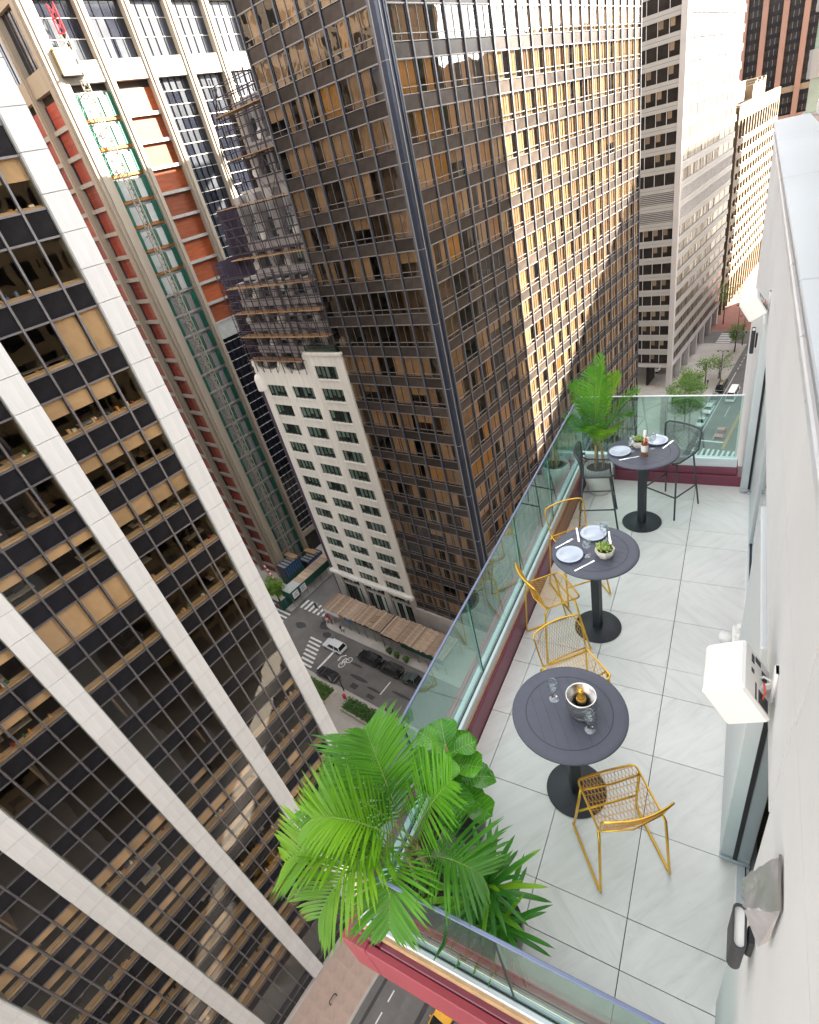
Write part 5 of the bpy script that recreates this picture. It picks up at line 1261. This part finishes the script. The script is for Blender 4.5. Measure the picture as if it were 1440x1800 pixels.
def succulent(x, y, lab, r=.075, n=34, seed=1):
    rnd = random.Random(seed)
    t = thing('succulent_bowl', lab, 'plant', (x,y,TOPZ), rnd.random(), 'succulents in cream bowls')
    MB().lathe([(0,0),(r*.72,0),(r*1.02,r*.55),(r*1.0,r*.95),(r*.88,r*.95),(r*.86,r*.8),(0,r*.8)], 8, smooth=False).obj('bowl','bowl_cream',t)
    MB().lathe([(r*.86,r*.81),(0,r*.84)], 8).obj('soil','soil',t)
    for q in range(5):
        a = q*1.257; cx, cy = (.045*math.cos(a), .045*math.sin(a)) if q else (0,0)
        for k in range(11):
            b = k*2.4; tl = .16+.09*k; L_ = .062*(1-.035*k)
            d = Vector((math.cos(b)*math.cos(tl), math.sin(b)*math.cos(tl), math.sin(tl))); s_ = Vector((-math.sin(b), math.cos(b), 0)); up_ = d.cross(s_)
            o_ = Vector((cx,cy,r*.9+.004*q))
            mb = MB(); w = .0125
            mb.add([o_, o_+d*L_*.55+s_*w-up_*.0, o_+d*L_, o_+d*L_*.55-s_*w, o_+d*L_*.5+up_*-.006, o_+d*L_*.5+up_*.006], [(0,1,5),(1,2,5),(2,3,5),(3,0,5),(1,0,4),(2,1,4),(3,2,4),(0,3,4)], 0, True)
            mb.obj('leaf','succulent_leaf',t)
    return t
# table 3 (nearest): steel bucket with champagne, two glasses
bk = thing('wine_bucket', 'brushed steel wine bucket holding a gold-topped bottle on the nearest table', 'bucket', (-.648,2.222,TOPZ))
MB().lathe([(0,.0),(.072,0),(.078,.006),(.078,.03),(.074,.036),(.092,.07),(.103,.11),(.103,.15),(.098,.185),(.1,.195),(.094,.198),(.088,.19),(.06,.15),(.042,.13),(.04,.02),(0,.02)], 48).obj('bucket_body','steel_brushed',bk)
MB().lathe([(.079,.03),(.082,.034),(.079,.04)], 48).obj('base_band','steel',bk)
cb_ = thing('champagne_bottle', 'dark bottle with orange-gold foil neck standing inside the steel bucket', 'bottle', (-.648,2.222,TOPZ+.02))
MB().lathe([(0,0),(.038,0),(.039,.1),(.036,.13),(.022,.155)], 24).obj('glass_body','bottle_dark',cb_)
MB().lathe([(.0225,.15),(.018,.165),(.0165,.2),(.0185,.205),(.0185,.222),(.012,.232),(0,.233)], 20).obj('foil_neck','bottle_gold',cb_)
MB().lathe([(.0365,.12),(.031,.142),(.0245,.152)], 24).obj('shoulder_label','label_orange',cb_)
put_glass(-.853,2.273,'empty wine glass left of the steel bucket on the nearest table')
put_glass(-.574,2.115,'empty wine glass in front of the steel bucket on the nearest table')
# table 2 (middle)
put_plate(-1.118,3.81,'blue-grey plate at the near-left edge of the middle table')
put_plate(-.98,4.16,'blue-grey plate at the far side of the middle table')
def along(p, q): return (p[0]+q[0])/2, (p[1]+q[1])/2, math.atan2(q[1]-p[1], q[0]-p[0])
put(FK,'fork',*along((-1.27,3.885),(-1.15,4.05)),'steel fork left of the near plate on the middle table','fork')
put(KN,'knife',*along((-1.034,3.6),(-.893,3.785)),'steel knife at the near edge of the middle table','knife')
put(KN,'knife',*along((-1.155,4.23),(-1.085,4.03)),'steel knife beside the far plate on the middle table','knife')
put(FK,'fork',*along((-.845,4.2),(-.81,4.06)),'steel fork right of the far plate on the middle table','fork')
put_glass(-.97,3.845,'wine glass between plate and succulent on the middle table')
put_glass(-.87,4.1,'wine glass close to the far plate on the middle table')
succulent(-.82,3.88,'green succulent in a faceted cream bowl on the middle table',.085,seed=3)
# table 1 (farthest)
put_plate(-1.01,5.725,'blue-grey plate at the left edge of the farthest table')
put_plate(-.655,6.01,'blue-grey plate at the far right of the farthest table')
put(KN,'knife',*along((-.98,5.55),(-.81,5.64)),'steel knife at the near edge of the farthest table','knife')
put(FK,'fork',*along((-.56,5.87),(-.5,6.0)),'steel fork at the right edge of the farthest table','fork')
put(FK,'fork',*along((-1.03,5.86),(-.92,5.9)),'steel fork behind the left plate on the farthest table','fork')
put(KN,'knife',*along((-.79,6.08),(-.72,6.13)),'steel knife at the far edge of the farthest table','knife')
put_glass(-.89,5.765,'wine glass left of the bottle on the farthest table')
put_glass(-.685,5.85,'wine glass right of the bottle on the farthest table')
succulent(-.83,5.89,'small succulent in a cream bowl behind the bottle on the farthest table',.085,seed=9)
rb = thing('rose_bottle', 'pale pink wine bottle with white cap and label on the farthest table', 'bottle', (-.741,5.68,TOPZ))
MB().lathe([(0,0),(.036,0),(.038,.006),(.038,.17),(.034,.195),(.018,.235),(.0145,.245),(.0145,.26)], 28).obj('glass_body','rose_glass',rb)
MB().lathe([(0,.004),(.034,.006),(.0355,.16),(.03,.19),(.014,.235),(0,.236)], 24).obj('wine','rose_glass',rb)
MB().lathe([(.0385,.06),(.0385,.14)], 28).obj('label','label_cream',rb)
MB().lathe([(.0155,.235),(.0165,.31),(.0,.312)], 20).obj('cap','label_cream',rb)
# ================================================================ WALL FITTINGS
def speaker(y, zc, lab):
    t = thing('wall_speaker', lab, 'speaker', (.139, y, zc), 0, 'white wall speakers')
    R = Matrix.Rotation(math.radians(-31), 4, 'Y')
    def part(name, mat, par, fn):
        b = MB(); b.M = R; fn(b); return b.obj(name, mat, par)
    cab = part('cabinet','speaker_white',t, lambda b: b.bbox(-.078,.082,-.125,.125,-.103,.103,.01))
    part('grille','speaker_white',cab, lambda b: b.bbox(-.083,-.0785,-.11,.11,-.09,.09,.002))
    part('terminal_plate','device_dark',cab, lambda b: b.box(.082,.0835,-.105,-.045,-.075,-.005))
    part('terminal_frame','device_dark',cab, lambda b: b.box(.082,.083,-.11,-.03,.01,.02))
    for bx in ((.02,.07,-.07,-.03),(.0,.02,.03,.05),(.05,.09,.03,.05),(.075,.1,-.02,.02)):
        part('vent_slot','device_dark',cab, lambda b: b.box(.082,.0835,bx[0],bx[1],bx[2],bx[3]))
    part('red_lead','wire_red',t, lambda b: b.tube([(.084,-.075,-.03),(.1,-.05,-.02),(.104,-.02,.0)], .004, 6))
    MB().tube([(.07,.0,-.02),(.1,.0,.0),(.125,.0,.03)], .012, 8).obj('bracket_arm','speaker_white',t)
    for q in (-.02,.02): MB().tube([(.06,q*2,-.03),(.09,q,.04),(.125,0,.04)], .005, 6).obj('cable','speaker_white',t)
    MB().bbox(.117,.132,-.03,.03,-.05,.12,.006).obj('wall_plate','speaker_white',t)
    return t
speaker(1.675, 2.313, 'white box speaker on the right wall above the nearest table')
speaker(6.15, 2.43, 'white box speaker on the right wall at the far end')
def sconce(y, z, h, lab):
    t = thing('wall_light', lab, 'wall light', (.219, y, z), 0, 'oval wall lights')
    def track(r, l, n=8):
        p = []
        for cy, a0 in ((l,0),(-l,math.pi)):
            for k in range(n+1):
                a = a0+math.pi*k/n; p.append((r*math.cos(a), cy+r*math.sin(a)))
        return p
    o, i = track(.023,.052), track(.016,.052); n = len(o); mb = MB()
    mb.add([(*p,-h) for p in o]+[(*p,0) for p in o]+[(*p,0) for p in i]+[(*p,-.03) for p in i], [(k,(k+1)%n,n+(k+1)%n,n+k) for k in range(n)]+[(n+k,n+(k+1)%n,2*n+(k+1)%n,2*n+k) for k in range(n)]+[(2*n+k,2*n+(k+1)%n,3*n+(k+1)%n,3*n+k) for k in range(n)])
    mb.obj('housing','device_dark',t); mb = MB(); mb.add([(*p,-.012) for p in i], [tuple(range(n))]); mb.obj('diffuser','speaker_white',t)
    MB().bbox(.03,.054,-.03,.03,-h*.8,-h*.2,.004).obj('wall_bracket','device_dark',t); return t
sconce(1.0, 1.8, .2, 'black oval wall light low on the near right wall')
sconce(8.0, 1.56, .3, 'small black and white wall light at the far end of the right wall')
jb = thing('junction_box', 'cream twin-lamp junction box at the door line on the right', 'electrical box', (.27, 3.45, .62))
MB().bbox(-.06,.05,-.1,.1,-.12,.12,.01).obj('box','speaker_white',jb)
for y in (-.05,.05): MB().lathe([(0,0),(.04,0),(.042,.012),(.03,.03),(.032,.05),(0,.052)], 18, c=(-.005,y,.12)).obj('knob','speaker_white',jb)
MB().lathe([(0,0),(.035,0),(.05,.05),(.045,.08),(0,.08)], 18, c=(-.1,.03,-.02)).obj('lamp_head','speaker_white',jb)
MB().box(-.062,-.0605,-.05,.02,-.06,-.02).obj('red_print','wire_red',jb); MB().tube([(0,-.02,-.12),(.0,-.02,-.6)], .012, 8).obj('conduit','speaker_white',jb)
fo = thing('foil_flap', 'crumpled silver foil flap peeling off the right wall', 'foil', (.262,.9,2.3))
mb = MB(); n = 9; vs = []; rn = random.Random(4)
for i in range(n+1):
    for j in range(n+1):
        u, v = i/n, j/n
        A = Vector((0,.085,.12)); B_ = Vector((0,-.06,.1)); C_ = Vector((-.072,-.03,-.05)); D_ = Vector((-.08,.06,-.05))
        p = A*(1-u)*(1-v)+B_*u*(1-v)+C_*u*v+D_*(1-u)*v
        p += Vector((rn.uniform(-.006,.006)*v, rn.uniform(-.004,.004), .012*math.sin(u*5+v*3)*v+rn.uniform(-.006,.006))); vs.append(p)
mb.add(vs, [(i*(n+1)+j,(i+1)*(n+1)+j,(i+1)*(n+1)+j+1,i*(n+1)+j+1) for i in range(n) for j in range(n)]); [mb.s.__setitem__(i,True) for i in range(len(mb.s))]; mb.obj('sheet','foil',fo)
MB().tube([(0,.085,.12),(-.002,.01,.115),(0,-.06,.1)], .004, 5).obj('torn_edge','wall_joint',fo)
mb = MB(); mb.add([(0,-.06,.1),(-.02,-.062,-.19),(-.072,-.03,-.05),(-.005,-.07,-.1)], [(0,2,1),(0,1,3)]); mb.obj('folded_corner','foil',fo)
# ================================================================ PLANTS ON THE TERRACE
def frond(base, tip, sag, npair, leaf, rnd, mat, width=.016, start=.22, spread=1.0, rise=.35):
    """feather palm frond: rachis with leaflets; returns rachis and blade meshes as MBs"""
    base, tip = Vector(base), Vector(tip); mid = (base+tip)/2+Vector((0,0,sag+ (tip-base).length*.12))
    def R(t): return base*(1-t)**2+mid*2*t*(1-t)+tip*t*t
    ra = MB(); N = 14; ra.tube([R(i/N) for i in range(N+1)], .0065, 6, taper=[1-.8*i/N for i in range(N+1)])
    bl = MB()
    for k in range(npair):
        t = start+(1-start)*(k+.5)/npair
        p = R(t); tg = (R(min(1,t+.02))-R(t-.02)).normalized(); side = tg.cross(Vector((0,0,1)))
        side = side.normalized() if side.length > .05 else Vector((1,0,0)); nrm = side.cross(tg)
        ll = leaf*(math.sin(math.pi*(.16+.80*(t-start)/(1-start)))**.7)
        for sgn in (-1, 1):
            jit = rnd.uniform(-.13,.13); fwd = .62+.5*(t-start)+jit*.6
            d = (side*sgn*spread+tg*fwd+nrm*(rise+rnd.uniform(-.12,.12))).normalized()
            q = []; L_ = ll*rnd.uniform(.86,1.1); dd = d.copy(); pos = p.copy(); w0 = width*rnd.uniform(.85,1.15)
            M_ = 5
            for i in range(M_+1):
                s = i/M_; w = w0*(.45+1.3*s)*(1-s)**.55*1.25 if s < 1 else 0
                up_ = dd.cross(tg); cr = dd.cross(nrm).normalized()
                q.append((pos-cr*w, pos+nrm*(-w*.35), pos+cr*w)); pos = pos+dd*(L_/M_); dd = (dd+Vector((0,0,-.06-.09*s))*rnd.uniform(.5,1.6)).normalized()
            vs = [v for r in q for v in r]; fs = []
            for i in range(M_):
                a, b = i*3, i*3+3; fs += [(a,a+1,b+1,b),(a+1,a+2,b+2,b+1)]
            bl.add(vs, fs, 0, True)
    return ra, bl
def palm(label, loc, pot, crown, tips, leaf, mats, seed, npair=34, width=.016, canes=3):
    rnd = random.Random(seed); t = thing('potted_palm', label, 'palm', (loc[0],loc[1],0))
    pot(t); L0 = Vector((loc[0],loc[1],0))
    for c in range(canes):
        a = c*2.1; x, y = .05*math.cos(a), .05*math.sin(a)
        MB().tube([(x,y,.3),(x*1.2,y*1.2,crown*.6),(x*.8,y*.8,crown)], .022, 8, taper=[1.1,.9,.7]).obj('cane','cane',t)
    for i, tp_ in enumerate(tips):
        tip = Vector(tp_[:3])-L0; a = rnd.uniform(0,6.28); base = Vector((.04*math.cos(a), .04*math.sin(a), crown-.12*rnd.random()))
        ra, bl = frond(base, tip, tp_[3] if len(tp_) > 3 else .1, npair, leaf*rnd.uniform(.9,1.1), rnd, None, width)
        f = bl.obj('frond', mats[(tp_[4] if len(tp_) > 4 else i) % len(mats)], t); ra.obj('rachis','frond_stem',f)
    return t
def pot_round(r, h, mat):
    def mk(t):
        MB().lathe([(0,0),(r*.72,0),(r*.8,h*.06),(r,h*.55),(r*1.0,h*.9),(r*.96,h),(r*.88,h),(r*.86,h*.86),(0,h*.86)], 36).obj('pot',mat,t); MB().lathe([(r*.86,h*.87),(0,h*.9)], 24).obj('soil','soil',t)
    return mk
# near palm: frond tips given in terrace metres
NT = [(-1.92,1.45,1.25,.34,0),(-1.98,1.02,1.2,.38,0),(-1.95,.62,1.18,.4,1),(-1.62,.48,1.14,.42,1),(-1.25,.6,1.1,.34,0),(-.88,1.0,1.15,.2,0),(-1.72,1.35,1.52,.05,0),(-1.76,.8,1.48,.2,1),(-1.15,1.3,1.4,.05,0)]
palm('large feathery palm spilling over the near-left glass corner', (-1.40,1.06), pot_round(.17,.36,'pot_black'), .92, NT, .37, ['palm_leaf','palm_leaf_light'], 5, 29, .0092, 4)
FT = [(-1.32,6.5,1.86,.05,0),(-1.42,6.55,1.7,.02,0),(-.92,6.45,1.42,.14,0),(-1.0,6.25,1.2,.18,0),(-1.72,6.55,1.5,.1,0),(-1.7,6.2,1.15,.16,0),(-1.2,6.05,1.08,.18,1),(-1.5,6.0,1.12,.15,0),(-1.15,6.55,1.6,.08,1)]
palm('tall feathery palm in a pale grey pot at the far glass corner', (-1.40,6.40), pot_round(.19,.40,'pot_pale'), .72, FT, .27, ['palm_leaf','palm_leaf_light'], 11, 32, .0085, 3)
# fiddle-leaf fig
fg = thing('fiddle_leaf_fig', 'fiddle-leaf fig with big glossy round leaves behind the near palm', 'plant', (-1.40,1.62,0))
pot_round(.15,.32,'pot_black')(fg)
MB().tube([(0,0,.25),(.01,.01,.6),(0,.02,1.1)], .014, 8, taper=[1.2,1,.6]).obj('stem','cane',fg)
def figleaf(name, parent, loc, yaw, pitch, size, rnd):
    mb = MB(); vein = MB(); n, m_ = 10, 6; R = Matrix.Translation(loc) @ Matrix.Rotation(yaw,4,'Z') @ Matrix.Rotation(-pitch,4,'Y')
    ph = rnd.uniform(0,6)
    def pt(t, u):
        w = .47*size*(t**.5)*(1-t**7)**.5*(1-.3*math.exp(-((t-.36)/.12)**2))+.002
        if t >= 1: w = .004
        z = .055*size*math.sin(t*9+ph)*abs(u)**1.5+.10*size*abs(u)-.25*size*t*t+.015*size*math.sin(u*9+t*14)
        return Vector((t*size, u*w, z))
    vs = [R @ pt(i/n, (j-m_/2)/(m_/2)) for i in range(n+1) for j in range(m_+1)]
    mb.add(vs, [(i*(m_+1)+j,(i+1)*(m_+1)+j,(i+1)*(m_+1)+j+1,i*(m_+1)+j+1) for i in range(n) for j in range(m_)], 0, True)
    o = mb.obj(name, 'fig_leaf', parent)
    vein.tube([R @ (pt(i/n,0)+Vector((0,0,.0022))) for i in range(n+1)], .0022, 4)
    for k in range(2, 9):
        for s in (-1, 1): vein.tube([R @ (pt(k/n+.05*q*s*s, s*q*.3)+Vector((0,0,.002))) for q in range(4)], .0012, 4)
    vein.obj('veins','fig_vein',o)
rn = random.Random(21)
for k in range(19):
    h = .45+.66*k/19; a = k*2.4+rn.uniform(-.3,.3)
    figleaf('leaf', fg, (.02*math.cos(a), .02*math.sin(a), h), a, rn.uniform(.0,.7)*(1 if k < 14 else 1.3), rn.uniform(.22,.29)*(1 if k < 15 else .8), rn)
# dracaena
dc = thing('dracaena', 'dracaena with arching sword leaves in a black pot by the near glass', 'plant', (-.94,1.06,0))
pot_round(.16,.36,'pot_black')(dc)
rn = random.Random(33)
for hx, hy, hz, nl in ((0,.03,.78,34),(-.09,-.02,.62,26),(.07,-.05,.5,24)):
    MB().tube([(hx*.3,hy*.3,.3),(hx*.8,hy*.8,hz*.7),(hx,hy,hz)], .02, 8).obj('cane','cane',dc)
    for k in range(nl):
        a = k*2.4+rn.uniform(-.2,.2); el = 1.25-1.25*k/nl+rn.uniform(-.15,.15); L_ = rn.uniform(.3,.44)*(.75+.25*math.sin(3.1*k/nl)); w = rn.uniform(.013,.021)
        d = Vector((math.cos(a)*math.cos(el), math.sin(a)*math.cos(el), math.sin(el))); sd_ = Vector((-math.sin(a), math.cos(a), 0)); pos = Vector((hx,hy,hz-.1*k/nl)); mb = MB(); vs = []; N = 8
        for i in range(N+1):
            s = i/N; ww = w*(.6+1.6*s)*(1-s)**.6 if s < 1 else 0
            nn = sd_.cross(d); vs += [pos-sd_*ww+nn*ww*.3, pos-nn*ww*.15, pos+sd_*ww+nn*ww*.3]; pos = pos+d*L_/N; d = (d+Vector((0,0,-.055-.07*s))).normalized()
        mb.add(vs, [f for i in range(N) for f in ((i*3,i*3+1,i*3+4,i*3+3),(i*3+1,i*3+2,i*3+5,i*3+4))], 0, True)
        mb.obj('leaf', 'dracaena_leaf' if rn.random() < .85 else 'palm_leaf_light', dc)
